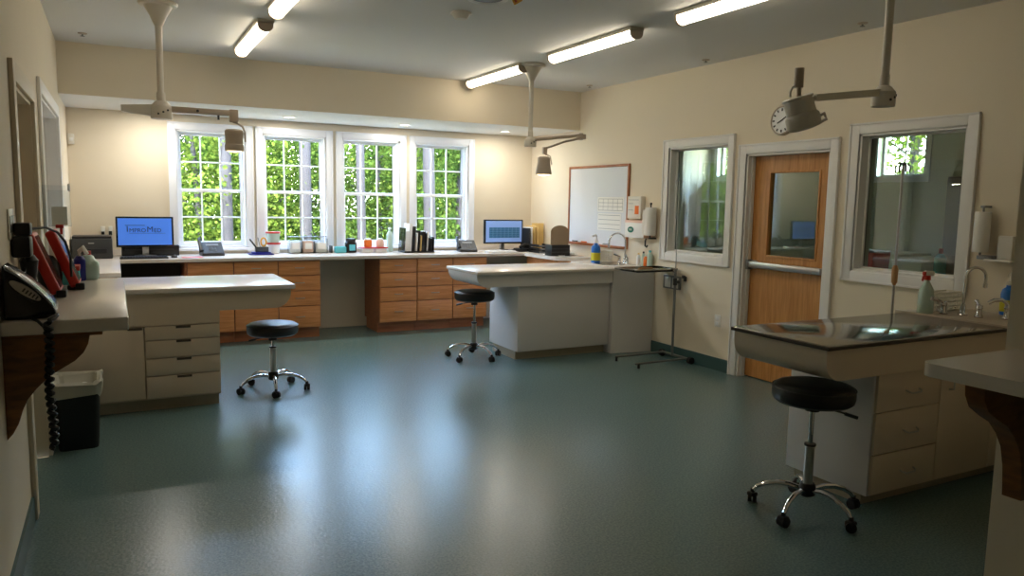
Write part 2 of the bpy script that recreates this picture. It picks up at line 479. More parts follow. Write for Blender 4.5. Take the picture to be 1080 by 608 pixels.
struct('door_slab', B().grid('x', dx0, dx1, y0+.023, y1-.023, .01, z1-.022, [(gy0, gy1, gz0, gz1)]), 'oakdoor', dr)
b = B()
for x0_, x1_ in ((dx0-.008, dx0+.004),):
    b.box(x0_, x1_, gy0-.016, gy0+.002, gz0-.016, gz1+.016, .003).box(x0_, x1_, gy1-.002, gy1+.016, gz0-.016, gz1+.016, .003)
    b.box(x0_, x1_, gy0, gy1, gz1-.002, gz1+.016, .003).box(x0_, x1_, gy0, gy1, gz0-.016, gz0+.002, .003)
struct('glazing_bead', b, 'oakdoor', dr)
struct('pane', B().box(dx0+.02, dx0+.025, gy0, gy1, gz0, gz1), 'glassin', dr)
bar = struct('push_bar', B().box(dx0-.06, dx0-.022, y0+.06, y1-.04, 1.01, 1.065, .006).box(dx0-.022, dx0, y0+.07, y0+.13, 1.015, 1.06, .003).box(dx0-.022, dx0, y1-.11, y1-.05, 1.0, 1.075, .003), 'nickel', dr)
struct('bar_end_cap', B().box(dx0-.064, dx0-.001, y1-.062, y1-.03, .99, 1.08, .005), 'greymetal', bar)

# ---------------------------------------------------------------- back worktop and cabinets
CT = .92
CF, FF = 8.32, 8.37            # worktop front edge, cabinet face
b = B()
b.box(XL+.005, XR-.005, CF, YB-.002, CT-.038, CT, .005)
b.box(XL+.005, .03, 6.93, CF+.01, CT-.038, CT, .005)
b.prism([(4.56, CF+.02), (4.56, 7.56), (4.66, 7.46), (XR-.005, 7.40), (XR-.005, CF+.02)], 'z', CT-.038, CT)
ct = thing('worktop', 'long white laminate worktop below the four back windows', 'worktop', (2.3, 8.66, CT-.038))
obj('worktop_surface', b, 'lamtop', ct)
obj('backsplash', B().box(XL+.006, .5, YB-.02, YB-.002, CT, CT+.06, .003), 'lamtop', ct)
obj('backsplash', B().box(4.2, XR-.006, YB-.02, YB-.002, CT, CT+.06, .003), 'lamtop', ct)

def pull(parent, x, y, z, w=.09, m='nickel', side='y'):
    pts = [(x-w/2, y, z), (x-w/2, y-.018, z), (x-w/2+.012, y-.026, z), (x+w/2-.012, y-.026, z), (x+w/2, y-.018, z), (x+w/2, y, z)]
    return obj('handle', B().tube(pts, .0045, 8), m, parent)

ROWS = [(.715, .866), (.545, .705), (.375, .535), (.13, .365)]
def drawer_cabinet(x0, x1, label, kind='drawers', handles=True, sideL=False, sideR=False):
    t = thing('drawer_cabinet' if kind == 'drawers' else 'base_cabinet', label, 'cabinet', ((x0+x1)/2, FF+.3, 0), 0, 'oak base cabinets under the back worktop')
    obj('body', B().box(x0+.001, x1-.001, FF+.02, YB-.03, .125, CT-.04), 'oakdark' , t)
    obj('plinth', B().box(x0+.001, x1-.001, FF+.09, YB-.1, 0, .125), 'oakdark', t)
    if kind == 'drawers':
        for i, (a, c_) in enumerate(ROWS):
            d = obj('drawer', B().box(x0+.005, x1-.005, FF, FF+.019, a, c_, .002), 'oak', t)
            if handles: pull(d, (x0+x1)/2, FF, (a+c_)/2+.005)
    else:
        d = obj('drawer', B().box(x0+.005, x1-.005, FF, FF+.019, ROWS[0][0], ROWS[0][1], .002), 'oak', t)
        if kind == 'door_handle': pull(d, (x0+x1)/2, FF, .80)
        dd = obj('door', B().box(x0+.005, x1-.005, FF, FF+.019, .13, .705, .002), 'oak', t)
        obj('handle', B().tube([(x1-.04, FF, .56), (x1-.04, FF-.022, .565), (x1-.04, FF-.022, .655), (x1-.04, FF, .66)], .0045, 8), 'nickel', dd)
    return t
drawer_cabinet(.64, 1.092, 'oak cabinet with a plain top drawer and door, next to the left knee space', 'door')
drawer_cabinet(1.094, 1.548, 'oak cabinet with a drawer over a door behind the stool with the lit seat', 'door_handle')
drawer_cabinet(1.55, 2.007, 'oak cabinet of four drawers on the left side of the central knee space')
drawer_cabinet(2.688, 3.146, 'oak cabinet of four drawers on the right side of the central knee space')
drawer_cabinet(3.148, 3.606, 'oak cabinet of four drawers below the upright file organizer')
drawer_cabinet(3.608, 4.066, 'oak cabinet of four drawers partly hidden by the far white treatment table')
# returns
t = thing('base_cabinet', 'low oak cabinet under the worktop return beside the left wall', 'cabinet', (-.2, 7.6, 0))
obj('body', B().box(XL+.01, -.0, 6.99, 8.36, .125, CT-.04), 'oakdark', t)
obj('plinth', B().box(XL+.01, -.06, 7.05, 8.36, 0, .125), 'oakdark', t)
obj('door', B().box(XL+.02, -.005, 6.97, 6.989, .13, .866, .002), 'oak', t)
t = thing('base_cabinet', 'oak cabinet under the angled worktop return at the whiteboard wall', 'cabinet', (4.8, 7.9, 0))
obj('body', B().prism([(4.62, 8.36), (4.62, 7.60), (4.70, 7.53), (XR-.01, 7.47), (XR-.01, 8.36)], 'z', .125, CT-.04), 'oak', t)
obj('plinth', B().box(4.70, XR-.01, 7.62, 8.36, 0, .125), 'oakdark', t)
# knee space end panel, and a sheet with the shade painted in
one('knee_space_panel', B().box(.615, .637, FF+.02, YB-.03, 0, CT-.04, .001), 'oakdark', 'brown end panel between the left knee space and oak drawers', 'panel')
one('knee_shade_sheet', B().box(.035, .614, YB-.05, YB-.03, 0, CT-.04, .001), 'gap_shade', 'dark sheet standing for the shade in the knee space under the blue screen monitor', 'panel')  # no real panel: dark sheet paints the shade under the worktop
one('cable_grommet', B().cyl((2.007, 8.5, .62), (2.02, 8.5, .62), .018).cyl((2.02, 8.5, .62), (2.026, 8.5, .62), .012), 'black', 'small black cable fitting on the drawer side facing the central knee space', 'cable fitting')

# ---------------------------------------------------------------- treatment tables
def rounded_skirt(x0, x1, z0, z1, r, side):
    if side == 'r':
        return [(x0, z1), (x0, z0)] + arc(x1-r, z0+r, r, -90, 0) + [(x1, z1)]
    return [(x1, z1), (x0, z1)] + arc(x0+r, z0+r, r, 180, 270) + [(x1, z0)]
# left table
t = thing('treatment_table', 'beige treatment table with cantilevered rounded right end and drawers below', 'table', (.2, 6.28, 0))
obj('tabletop', B().box(XL+.01, 1.21, 5.85, 6.73, .864, .90, .008, 3), 'lamtop', t)
obj('skirt', B().prism(rounded_skirt(XL+.02, 1.18, .72, .864, .12, 'r'), 'y', 5.875, 6.70), 'lam', t)
obj('body', B().box(XL+.02, .66, 5.893, 6.68, .09, .72).box(XL+.02, .66, 5.875, 5.893, .632, .72), 'lam', t)
obj('toe_kick', B().box(XL+.02, .65, 5.95, 6.64, 0, .09), 'kick', t)
d = obj('door', B().box(XL+.03, .150, 5.875, 5.892, .105, .624, .002), 'lam', t)
obj('finger_pull', B().box(.05, .145, 5.871, 5.88, .606, .623, .001), 'bronze', d)
for a, c_ in ((.527, .624), (.396, .521), (.266, .390), (.105, .260)):
    d = obj('drawer', B().box(.160, .655, 5.875, 5.892, a, c_, .002), 'lam', t)
    obj('finger_pull', B().box(.362, .46, 5.871, 5.88, c_-.018, c_-.001, .001), 'bronze', d)
# middle table
t = thing('treatment_table', 'pale treatment table with plain panel base and rounded left end near the whiteboard', 'table', (3.9, 6.7, 0))
obj('tabletop', B().box(2.97, 4.535, 6.325, 7.07, .868, .90, .008, 3).box(3.02, 4.50, 6.38, 7.01, .9, .902, .001), 'lamtop', t)
obj('skirt', B().prism(rounded_skirt(2.985, 4.53, .745, .868, .118, 'l'), 'y', 6.36, 7.05), 'lamwhite', t)
obj('body', B().box(3.45, 4.53, 6.40, 7.02, .09, .745, .002), 'lamwhite', t)
obj('toe_kick', B().box(3.47, 4.53, 6.48, 6.98, 0, .09), 'kick', t)
t = thing('sink_cabinet', 'pale floor-standing sink cabinet between the plain treatment table and the wall', 'cabinet', (4.78, 6.75, 0))
obj('body', B().prism([(4.54, 6.36), (XR-.005, 6.29), (XR-.005, 7.16), (4.54, 7.16)], 'z', 0, .872), 'lamwhite', t)
obj('sink_top', B().prism([(4.537, 6.345), (XR-.003, 6.27), (XR-.003, 7.18), (4.537, 7.18)], 'z', .872, .904), 'lamtop', t)
obj('sink_basin', B().lathe([(.15, .004), (.165, .006), (.17, .002), (.165, 0)], (4.76, 6.75, .904), 32).lathe([(.14, 0), (.13, .003), (.02, .003)], (4.76, 6.75, .903), 32), 'steel', t)
# right table with stainless tub
t = thing('treatment_table', 'treatment table with stainless steel top, rounded left end and bow handled drawers', 'table', (3.9, 2.73, 0))
obj('steel_top', B().box(2.975, 4.43, 2.405, 3.035, .886, .904, .004), 'steel', t, 'reflective stainless steel top')
obj('top_edge', B().box(2.968, 4.43, 2.398, 2.405, .882, .9, .001).box(2.968, 2.975, 2.398, 3.042, .882, .9, .001).box(2.968, 4.43, 3.035, 3.042, .882, .9, .001), 'darkedge', t, 'dark edge strip')
obj('skirt', B().prism(rounded_skirt(2.985, 5.0, .722, .884, .105, 'l'), 'y', 2.42, 3.03), 'lam', t)
obj('sink_deck', B().box(4.432, XR-.005, 2.40, 3.09, .884, .906, .003).box(4.42, 4.434, 2.40, 3.09, .89, .915, .002), 'deck', t)
obj('body', B().box(3.41, XR-.01, 2.468, 3.0, .065, .722, .001), 'lamwhite', t)
obj('toe_kick', B().box(3.44, XR-.01, 2.52, 2.96, 0, .065), 'kick', t)
for a, c_ in ((.515, .712), (.29, .509), (.075, .284)):
    d = obj('drawer', B().box(3.42, 3.937, 2.45, 2.467, a, c_, .002), 'lam', t)
    z = (a+c_)/2
    obj('handle', B().tube([(3.645, 2.45, z), (3.647, 2.435, z-.006), (3.665, 2.425, z-.012), (3.735, 2.425, z-.012), (3.753, 2.435, z-.006), (3.755, 2.45, z)], .0045, 8), 'nickel', d)
d = obj('door', B().box(3.943, 4.44, 2.45, 2.467, .075, .712, .002), 'lam', t)
obj('handle', B().tube([(4.02, 2.45, .66), (4.02, 2.425, .655), (4.02, 2.425, .585), (4.02, 2.45, .58)], .0045, 8), 'nickel', d)
d = obj('door', B().box(4.446, 4.99, 2.45, 2.467, .075, .712, .002), 'lam', t)

# ---------------------------------------------------------------- foreground ledges with brackets
t = thing('wall_ledge', 'pale laminate ledge on the left wall carrying the red tablets', 'ledge', (-.2, 4.2, 1.0))
obj('ledge_top', B().box(XL+.001, .035, 3.37, 5.0, 1.016, 1.07, .007, 3), 'lamtop', t)
pts = [(XL+.001, 1.0), (-.105, 1.0), (-.112, .965), (-.13, .93), (-.16, .90), (-.20, .876), (-.25, .845), (-.294, .80), (-.325, .76), (-.345, .715), (-.36, .665), (-.378, .63), (XL+.001, .605)]
obj('bracket', B().prism(pts, 'y', 3.40, 3.45), 'walnut', t, 'curved brown wooden bracket')
obj('cleat', B().box(XL+.001, -.06, 3.395, 3.455, 1.0, 1.016, .002), 'walnut', t)
t = thing('wall_ledge', 'pale laminate ledge on the right foreground wall above a brown bracket', 'ledge', (2.6, 1.0, 1.0))
obj('ledge_top', B().prism([(XP-.001, -.3), (2.27, -.3)] + [(2.27+.045-.045*math.cos(a*PI/12), 1.445+.045*math.sin(a*PI/12)) for a in range(7)] + [(XP-.001, 1.49)], 'z', 1.031, 1.074), 'lamtop', t)
pts = [(XP-.001, 1.03), (2.325, 1.03), (2.33, .985), (2.355, .945), (2.41, .912), (2.47, .882), (2.515, .84), (2.55, .79), (2.572, .72), (2.582, .65), (2.585, .618), (XP-.001, .612)]
obj('bracket', B().prism(pts, 'y', 1.31, 1.37), 'walnut', t, 'curved brown wooden bracket')

# ---------------------------------------------------------------- stools
def make_stool():
    t = thing('rolling_stool', 'x', 'stool', (0, 0, 0), 0, 'rolling stools with chrome bases')
    H = .0
    obj('seat', B().lathe([(.01, -.05), (.15, -.05), (.178, -.047), (.194, -.034), (.2, -.012), (.2, .012), (.194, .034), (.178, .046), (.15, .051), (.08, .053), (.01, .053)], (0, 0, 0), 40), 'vinylblack', t, world=False)
    s = t.children[0]
    obj('piping', B().tube([(.199*math.cos(a*PI/20), .199*math.sin(a*PI/20), .03) for a in range(40)], .0035, 6, True), 'black', s, world=False)
    pl = obj('mounting_plate', B().box(-.07, .07, -.07, .07, -.062, -.05, .004).lathe([(.035, 0), (.03, .03)], (0, 0, -.092)), 'black', t, world=False)
    obj('lever', B().tube([(0, 0, -.07), (.06, -.03, -.075), (.13, -.07, -.092), (.15, -.08, -.102)], .005, 8).tube([(.135, -.072, -.095), (.19, -.1, -.112)], .009, 8), 'black', t, world=False)
    return t
def finish_stool(t, h, base_rot, seat_rot=0):
    """h: height of the seat centre"""
    zt = h-.05
    for ch in t.children: ch.location.z += h; ch.rotation_euler.z = seat_rot
    obj('piston', B().cyl((0, 0, .33), (0, 0, zt-.02), .0125, None, 20), 'chrome', t, world=False)
    obj('column', B().cyl((0, 0, .12), (0, 0, .345), .0235, None, 24).cyl((0, 0, .345), (0, 0, .358), .027, .02, 24), 'nickel', t, world=False)
    obj('column_ring', B().lathe([(.028, 0), (.03, .005), (.028, .012)], (0, 0, .35)), 'black', t, world=False)
    obj('hub', B().lathe([(.03, 0), (.04, .008), (.042, .05), (.034, .068)], (0, 0, .085), 24), 'black', t, world=False)
    for k in range(5):
        a = math.radians(base_rot+72*k); ca, sa = math.cos(a), math.sin(a)
        def P(r, z, w=0): return (r*ca - w*sa, r*sa + w*ca, z)
        lg = obj('leg', B().tube([P(.03, .118), P(.09, .13), (P(.15, .128)), P(.205, .112), P(.245, .088), P(.262, .066)], [.013, .0145, .014, .013, .012, .011], 10), 'chrome', t, world=False)
        b = B()
        ang = a + 1.1*k + .6
        cx, cy = ca*.268, sa*.268
        ux, uy = math.cos(ang), math.sin(ang)
        for s_ in (-1, 1):
            b.cyl((cx-uy*.003*s_, cy+ux*.003*s_, .026), (cx-uy*.022*s_, cy+ux*.022*s_, .026), .026, None, 18)
        b.cyl((cx, cy, .03), (cx, cy, .072), .011, None, 12)
        b.box(cx-.022, cx+.022, cy-.022, cy+.022, .03, .055, .009)
        obj('caster', b, 'rubber', lg, world=False)
stools = [((1.095, 6.20, 0), .505, 264, 2.9, 'black round rolling stool beside the beige treatment table with drawers'),
          ((3.13, 6.72, 0), .628, 142, 2.6, 'black round rolling stool beside the plain pale treatment table'),
          ((3.10, 2.58, 0), .625, 54, -.25, 'black round rolling stool in front of the stainless steel topped table')]
for loc, h, rot, sr, lab in stools:
    t = make_stool(); t['label'] = lab; finish_stool(t, h, rot, sr); t.location = loc

# ---------------------------------------------------------------- ceiling fluorescent fixtures
def fixture(x, y0, y1, label):
    t = thing('ceiling_light', label, 'ceiling light', (x, (y0+y1)/2, ZC-.09), 0, 'fluorescent wraparound ceiling lights')
    obj('housing', B().box(x-.062, x+.062, y0, y1, ZC-.028, ZC-.001, .003), 'enamel', t)
    prof = [(x-.05, ZC-.028)] + [(x+.05*math.cos(math.radians(a)), ZC-.045+.04*math.sin(math.radians(a))) for a in range(180, 361, 15)] + [(x+.05, ZC-.028)]
    obj('diffuser', B().prism(prof, 'y', y0+.02, y1-.02), 'tube', t)
    for a, c_ in ((y0, y0+.02), (y1-.02, y1)):
        obj('end_cap', B().prism([(x-.056, ZC-.02)] + [(x+.056*math.cos(math.radians(g)), ZC-.045+.046*math.sin(math.radians(g))) for g in range(180, 361, 15)] + [(x+.056, ZC-.02)], 'y', a, c_), 'enamelgrey', t)
fixture(1.05, 6.0, 7.22, 'fluorescent ceiling light on the left, end nearest the window wall')
fixture(1.05, 4.36, 5.58, 'fluorescent ceiling light on the left cut off by the top of the photo')
fixture(3.52, 6.5, 7.74, 'fluorescent ceiling light glowing against the wall above the windows')
fixture(3.52, 4.73, 5.97, 'fluorescent ceiling light right of the middle lamp pole, second in the right row')
fixture(3.52, 3.0, 4.24, 'fluorescent ceiling light nearest the camera in the right row')

# ---------------------------------------------------------------- exam lights
def exam_light(name_label, px, py, zc1, hub_z, base_r=.125):
    t = thing('exam_light', name_label, 'exam light', (px, py, ZC), 0, 'ceiling mounted exam lights')
    obj('canopy', B().lathe([(base_r, 0), (base_r+.004, -.01), (base_r-.005, -.024), (base_r*.74, -.028), (base_r*.45, -.09), (.03, -.15), (.024, -.16)], (px, py, ZC-.001), 32), 'enamel', t)
    obj('pole', B().lathe([(.024, ZC-.16), (.0215, ZC-.3), (.0215, hub_z+.1)], (px, py, 0), 24), 'enamel', t)
    return t
def hub(t, px, py, z0, z1, r, rz=0):
    h = obj('hub', B().lathe([(.01, z0), (r, z0), (r*1.02, z0+.02), (r, (z0+z1)/2+.02), (r*.93, z1-.03), (r*.6, z1-.006), (r*.42, z1), (r*.42, z1+.055), (.01, z1+.055)], (px, py, 0), 28), 'enamel', t)
    b = B()
    for a in (-1.9, -1.45, -1.0): b.cyl((px+math.cos(a)*r*.96, py+math.sin(a)*r*.96, z0+.03+.03*(a+1.9)), (px+math.cos(a)*(r*1.07), py+math.sin(a)*(r*1.07), z0+.03+.03*(a+1.9)), .007, None, 10)
    obj('screw', b, 'darkgrey', h)
    return h
# left
px, py = .317, 5.9
t = exam_light('white exam light on ceiling pole above the beige table with drawers', px, py, 0, 2.16)
hub(t, px, py, 2.09, 2.215, .068)
obj('counterweight_arm', B().prism([(.065, 2.125), (.065, 2.168), (px, 2.19), (px, 2.10)], 'y', py-.022, py+.022), 'enamel', t)
a_ = obj('arm', B().box(px+.05, .80, py-.018, py+.018, 2.14, 2.182, .005).box(.765, .825, py-.026, py+.026, 2.10, 2.188, .006), 'enamelgrey', t)
obj('arm_pin', B().cyl((.55, py-.018, 2.16), (.55, py-.026, 2.16), .009).cyl((.69, py-.01, 2.14), (.69, py-.01, 2.108), .007), 'darkgrey', a_)
obj('yoke', B().tube([(.79, py, 2.10), (.82, py, 2.09), (.855, py, 2.07), (.872, py, 2.03), (.872, py, 1.96)], .007, 8), 'enamelgrey', t)
hd = obj('lamp_head', B().lathe([(.05, 1.895), (.062, 1.89), (.066, 1.90), (.066, 1.935), (.062, 1.94), (.062, 1.985), (.065, 1.99), (.065, 2.035), (.055, 2.045), (.01, 2.045)], (.795, py, 0), 30), 'enamelgrey', t)
obj('lamp_lens', B().lathe([(.01, 1.880), (.035, 1.884), (.055, 1.892), (.05, 1.896)], (.795, py, 0), 28), 'bulb', hd)
# middle
px, py = 3.615, 6.52
t = exam_light('white exam light with folded arm on ceiling pole above the plain pale table', px, py, 0, 2.15, .13)
hub(t, px, py, 2.095, 2.19, .058)
obj('arm', B().tube([(px+.03, py, 2.165), (4.19, py, 2.235)], .017, 8), 'enamelgrey', t)
obj('elbow', B().box(4.15, 4.25, py-.02, py+.02, 2.20, 2.25, .006).cyl((4.2, py, 2.19), (4.2, py, 2.26), .02), 'enamelgrey', t)
obj('spring_arm', B().tube([(4.2, py-.03, 2.21), (4.0, py-.03, 2.165), (3.78, py-.03, 2.09)], .011, 8).box(3.745, 3.785, py-.045, py-.005, 2.03, 2.10, .005), 'enamelgrey', t)
hd = obj('lamp_head', B().lathe([(.065, 1.835), (.078, 1.83), (.08, 1.85), (.07, 1.90), (.062, 1.95), (.062, 1.99), (.045, 2.005), (.01, 2.005)], (3.755, py-.03, 0), 30), 'enamelgrey', t)
obj('lamp_lens', B().lathe([(.01, 1.815), (.04, 1.82), (.068, 1.832), (.06, 1.84)], (3.755, py-.03, 0), 28), 'bulb', hd)
obj('yoke', B().tube([(3.765, py-.03, 2.03), (3.83, py-.03, 2.01), (3.845, py-.03, 1.93)], .006, 8), 'enamelgrey', hd)
# right
px, py = 3.685, 2.74
t = exam_light('white exam light on ceiling pole above the stainless steel topped table', px, py, 0, 2.14)
hub(t, px, py, 2.105, 2.215, .06)
obj('arm', B().tube([(px-.04, py, 2.175), (3.16, py, 2.11)], [.026, .024], 4), 'enamel', t)
ax = Vector((.27, -.14, -.95)).normalized()
top = Vector((3.035, py, 2.105))
hd = obj('lamp_head', B().lathe([(.01, 0), (.066, 0), (.076, .006), (.076, .012), (.070, .016), (.072, .085), (.078, .092), (.083, .10), (.083, .15), (.074, .162), (.05, .165)], top, 30, axis=ax), 'enamel', t)
obj('lamp_lens', B().lathe([(.01, .17), (.04, .168), (.07, .161), (.06, .15)], top, 28, axis=ax), 'enamel', hd)
obj('head_handle', B().tube([top+ax*.12+Vector((.07, -.03, .02)), top+ax*.10+Vector((.11, -.04, .02)), top+ax*.13+Vector((.115, -.04, .02)), top+ax*.15+Vector((.07, -.03, .02))], .008, 8), 'enamelgrey', hd)
obj('stem', B().cyl((3.045, py, 2.09), (3.045, py, 2.155), .012, None, 14).cyl((3.04, py, 2.15), (3.04, py, 2.245), .023, None, 18), 'enamelgrey', t)
obj('yoke', B().tube([(3.03, py, 2.155), (3.0, py, 2.148), (2.985, py, 2.125), (2.985, py, 2.10)], .006, 8).tube([(3.06, py, 2.08), (3.11, py, 2.10), (3.16, py, 2.11)], .014, 8), 'enamel', t)

# ---------------------------------------------------------------- small ceiling items
t = thing('smoke_detector', 'round off-white smoke detector on the ceiling near the top centre', 'smoke detector', (2.214, 5.04, ZC-.05))
obj('base', B().lathe([(.075, 0), (.075, .012), (.07, .016)], (2.214, 5.04, ZC-.017), 28), 'enamel', t)
obj('sensor_cap', B().lathe([(.02, -.05), (.042, -.047), (.055, -.03), (.066, -.016)], (2.214, 5.04, ZC), 28), 'enamel', t)
t = thing('ceiling_speaker', 'round white ceiling fitting cut by the top edge beside the striped ornament', 'ceiling fitting', (2.21, 4.66, ZC-.02))
obj('ring', B().lathe([(.10, -.001), (.13, -.006), (.135, -.016), (.12, -.022), (.10, -.014)], (2.20, 4.58, ZC), 32, caps=False), 'white', t)
obj('grille', B().lathe([(.005, -.012), (.1, -.012), (.1, -.002), (.005, -.002)], (2.20, 4.58, ZC), 32), 'greyplastic', t)
t = thing('hanging_ornament', 'small yellow and red striped ornament hanging from the ceiling at top centre', 'ornament', (2.11, 4.02, 2.7))
obj('ribbon', B().box(2.06, 2.12, 4.01, 4.03, 2.70, 2.86, .006, rot=(0, -.55, 0)), 'ornament_y', t)
obj('stripe', B().box(2.066, 2.078, 4.005, 4.035, 2.71, 2.85, .002, rot=(0, -.55, 0), piv=(2.09, 4.02, 2.78)).box(2.10, 2.112, 4.005, 4.035, 2.71, 2.85, .002, rot=(0, -.55, 0), piv=(2.09, 4.02, 2.78)), 'ornament_r', t)
obj('cord', B().cyl((2.05, 4.02, 2.84), (2.05, 4.02, ZC), .002, None, 6), 'paperline', t)
for x, y, lab in ((-.18, 7.35, 'flush ceiling sprinkler in the far left corner of the room'), (4.797, 7.3, 'flush ceiling sprinkler close to the far right corner above the soffit edge'),
                  (4.83, 5.44, 'flush ceiling sprinkler above the interior window beside the oak door'), (4.80, 3.78, 'flush ceiling sprinkler above the steel topped table wall')):
    t = thing('sprinkler_head', lab, 'sprinkler', (x, y, ZC-.02), 0, 'ceiling sprinklers')
    obj('escutcheon', B().lathe([(.035, 0), (.035, -.006), (.02, -.01)], (x, y, ZC), 20), 'enamelgrey', t)
    obj('deflector', B().lathe([(.006, -.01), (.006, -.022), (.018, -.023), (.018, -.026), (.004, -.028)], (x, y, ZC), 16), 'greymetal', t)
for x, y, lab in ((.42, 8.5, 'recessed soffit downlight nearest the left wall'), (1.72, 8.5, 'recessed soffit downlight above the second window from the left'), (3.035, 8.5, 'recessed soffit downlight above the third window from the left'), (4.35, 8.5, 'recessed soffit downlight nearest the right wall')):
    t = thing('downlight', lab, 'downlight', (x, y, SOF_Z-.01), 0, 'recessed downlights in the soffit')
    obj('ring', B().lathe([(.05, -.001), (.068, -.002), (.07, -.006), (.066, -.01), (.052, -.008)], (x, y, SOF_Z), 28, caps=False), 'white', t)
    obj('lens', B().lathe([(.004, -.005), (.051, -.005), (.051, -.001), (.004, -.001)], (x, y, SOF_Z), 28), 'downlens', t)

def lamp_light(x, y, z, power, size, rx=0):
    l = bpy.data.lights.new('downlight_lamp', 'AREA'); l.shape = 'DISK'; l.size = size; l.energy = power; l.color = (1, .95, .86)
    o = bpy.data.objects.new('downlight_lamp', l); C.objects.link(o); o.location = (x, y, z)
for x in (.42, 1.72, 3.035, 4.35): lamp_light(x, 8.5, SOF_Z-.011, 9, .09)
lamp_light(.795, 5.9, 1.876, 2.0, .09); lamp_light(3.755, 6.49, 1.81, 2.5, .11)

# ---------------------------------------------------------------- right wall fittings
# wall clock (face towards -x)
cy_, cz_ = 4.655, 2.28
t = thing('wall_clock', 'round white wall clock above the oak door', 'clock', (XR, cy_, cz_-.12))
def disc_x(b, r0, r1, x0, x1, cy, cz, seg=36): return b.lathe([(r0, 0), (r1, 0), (r1, x1-x0), (r0, x1-x0)], (x0, cy, cz), seg, axis=(1, 0, 0))
obj('rim', B().lathe([(.108, 0), (.116, .0), (.124, .008), (.124, .035), (.108, .035), (.108, .004)], (XR-.036, cy_, cz_), 40, axis=(1, 0, 0), caps=False), 'enamelgrey', t)
fc = obj('dial', disc_x(B(), .002, .108, XR-.028, XR-.001, cy_, cz_), 'white', t)
b = B()
for k in range(12):
    a = k*PI/6; b.box(XR-.031, XR-.0275, cy_+math.sin(a)*.088-.006, cy_+math.sin(a)*.088+.006, cz_+math.cos(a)*.088-.011, cz_+math.cos(a)*.088+.011, 0, rot=(-a, 0, 0))
obj('hour_mark', b, 'darkgrey', fc)
obj('clock_hand', B().box(XR-.033, XR-.03, cy_-.004, cy_+.004, cz_-.01, cz_+.07, 0, rot=(1.05, 0, 0), piv=(XR, cy_, cz_)).box(XR-.033, XR-.03, cy_-.005, cy_+.005, cz_-.01, cz_+.05, 0, rot=(-2.0, 0, 0), piv=(XR, cy_, cz_)), 'black', fc)
# whiteboard
t = thing('whiteboard', 'oak framed whiteboard with papers on the right wall', 'whiteboard', (XR, 7.4, 1.07))
wy0, wy1, wz0, wz1 = 6.80, 7.98, 1.085, 1.97
obj('board', B().box(XR-.014, XR-.002, wy0, wy1, wz0, wz1), 'board', t)
f = .028
obj('frame', B().box(XR-.024, XR-.002, wy0-f, wy0, wz0-f, wz1+f, .003).box(XR-.024, XR-.002, wy1, wy1+f, wz0-f, wz1+f, .003).box(XR-.024, XR-.002, wy0, wy1, wz1, wz1+f, .003).box(XR-.05, XR-.002, wy0, wy1, wz0-f, wz0, .003), 'boardframe', t)
def sheet(y0, y1, z0, z1, label, lines=5, grid=0, x=XR-.0165, m='paper', group=None):
    s = thing('paper_sheet', label, 'paper', (x, (y0+y1)/2, z0), 0, group)
    obj('page', B().box(x, x+.002, y0, y1, z0, z1), m, s)
    b = B()
    for k in range(lines):
        z = z1-.02-(z1-z0-.04)*k/max(1, lines-1)
        b.box(x-.001, x+.0005, y0+.02, y1-.02, z-.0025, z+.0025)
    for k in range(grid):
        y = y0+.02+(y1-y0-.04)*k/max(1, grid-1)
        b.box(x-.001, x+.0005, y-.002, y+.002, z0+.02, z1-.02)
    obj('print', b, 'paperline', s)
sheet(6.86, 7.37, 1.46, 1.63, 'wide ruled chart sheet at the top right of the whiteboard', 4, 6)
sheet(6.90, 7.36, 1.25, 1.445, 'printed sheet on the whiteboard just under the ruled chart', 4, 0)
for k, (y, z) in enumerate(((7.86, 1.095), (7.66, 1.095), (7.2, 1.095))):
    one('marker', B().cyl((XR-.04, y, z), (XR-.04, y-.11, z), .008, None, 10), ('black', 'orange', 'greyplastic')[k], ('dark marker lying on the whiteboard ledge at its far end', 'orange marker lying on the whiteboard ledge', 'grey marker on the whiteboard ledge above the blue soap bottle')[k], 'marker', 'markers on the whiteboard ledge')
# notice, glove box, towel roll
t = thing('notice_board', 'pale notice panel with an orange label beside the whiteboard edge', 'notice', (4.9, 6.6, 1.40))
obj('panel', B().box(4.955, XR-.002, 6.49, 6.72, 1.40, 1.64, .004), 'plate', t)
obj('orange_label', B().box(4.951, 4.956, 6.52, 6.585, 1.45, 1.54), 'orange', t)
for a, z in ((6.62, 1.56), (6.52, 1.60), (6.62, 1.49)): obj('print', B().box(4.952, 4.956, a, 6.70, z, z+.005), 'paperline', t)
t = thing('glove_box', 'white and peach box with a green oval emblem on the wall beside the towel roll', 'box', (4.9, 6.5, 1.19))
obj('carton', B().box(4.90, XR-.002, 6.35, 6.68, 1.20, 1.385, .004), 'white', t)
obj('carton_edge', B().box(4.897, XR-.002, 6.352, 6.678, 1.36, 1.388, .002).box(4.90, XR-.003, 6.344, 6.352, 1.205, 1.38), 'pink', t)
lg = obj('emblem', B().lathe([(.002, 0), (.052, 0), (.052, .003), (.002, .003)], (4.897, 6.575, 1.285), 28, axis=(1, 0, 0)), 'green', t)
for v in lg.data.vertices: v.co.z = (v.co.z-(1.285-1.19))*.62+(1.285-1.19)
obj('emblem_stripe', B().box(4.8955, 4.898, 6.55, 6.60, 1.287, 1.293).box(4.8955, 4.898, 6.55, 6.60, 1.277, 1.281), 'white', lg)
t = thing('paper_towel_roll', 'upright paper towel roll on the wall between glove box and interior window', 'paper towels', (4.93, 6.28, 1.22))
obj('roll', B().lathe([(.02, 0), (.058, 0), (.06, .004), (.06, .286), (.058, .29), (.02, .29)], (4.945, 6.30, 1.235), 28), 'paper', t)
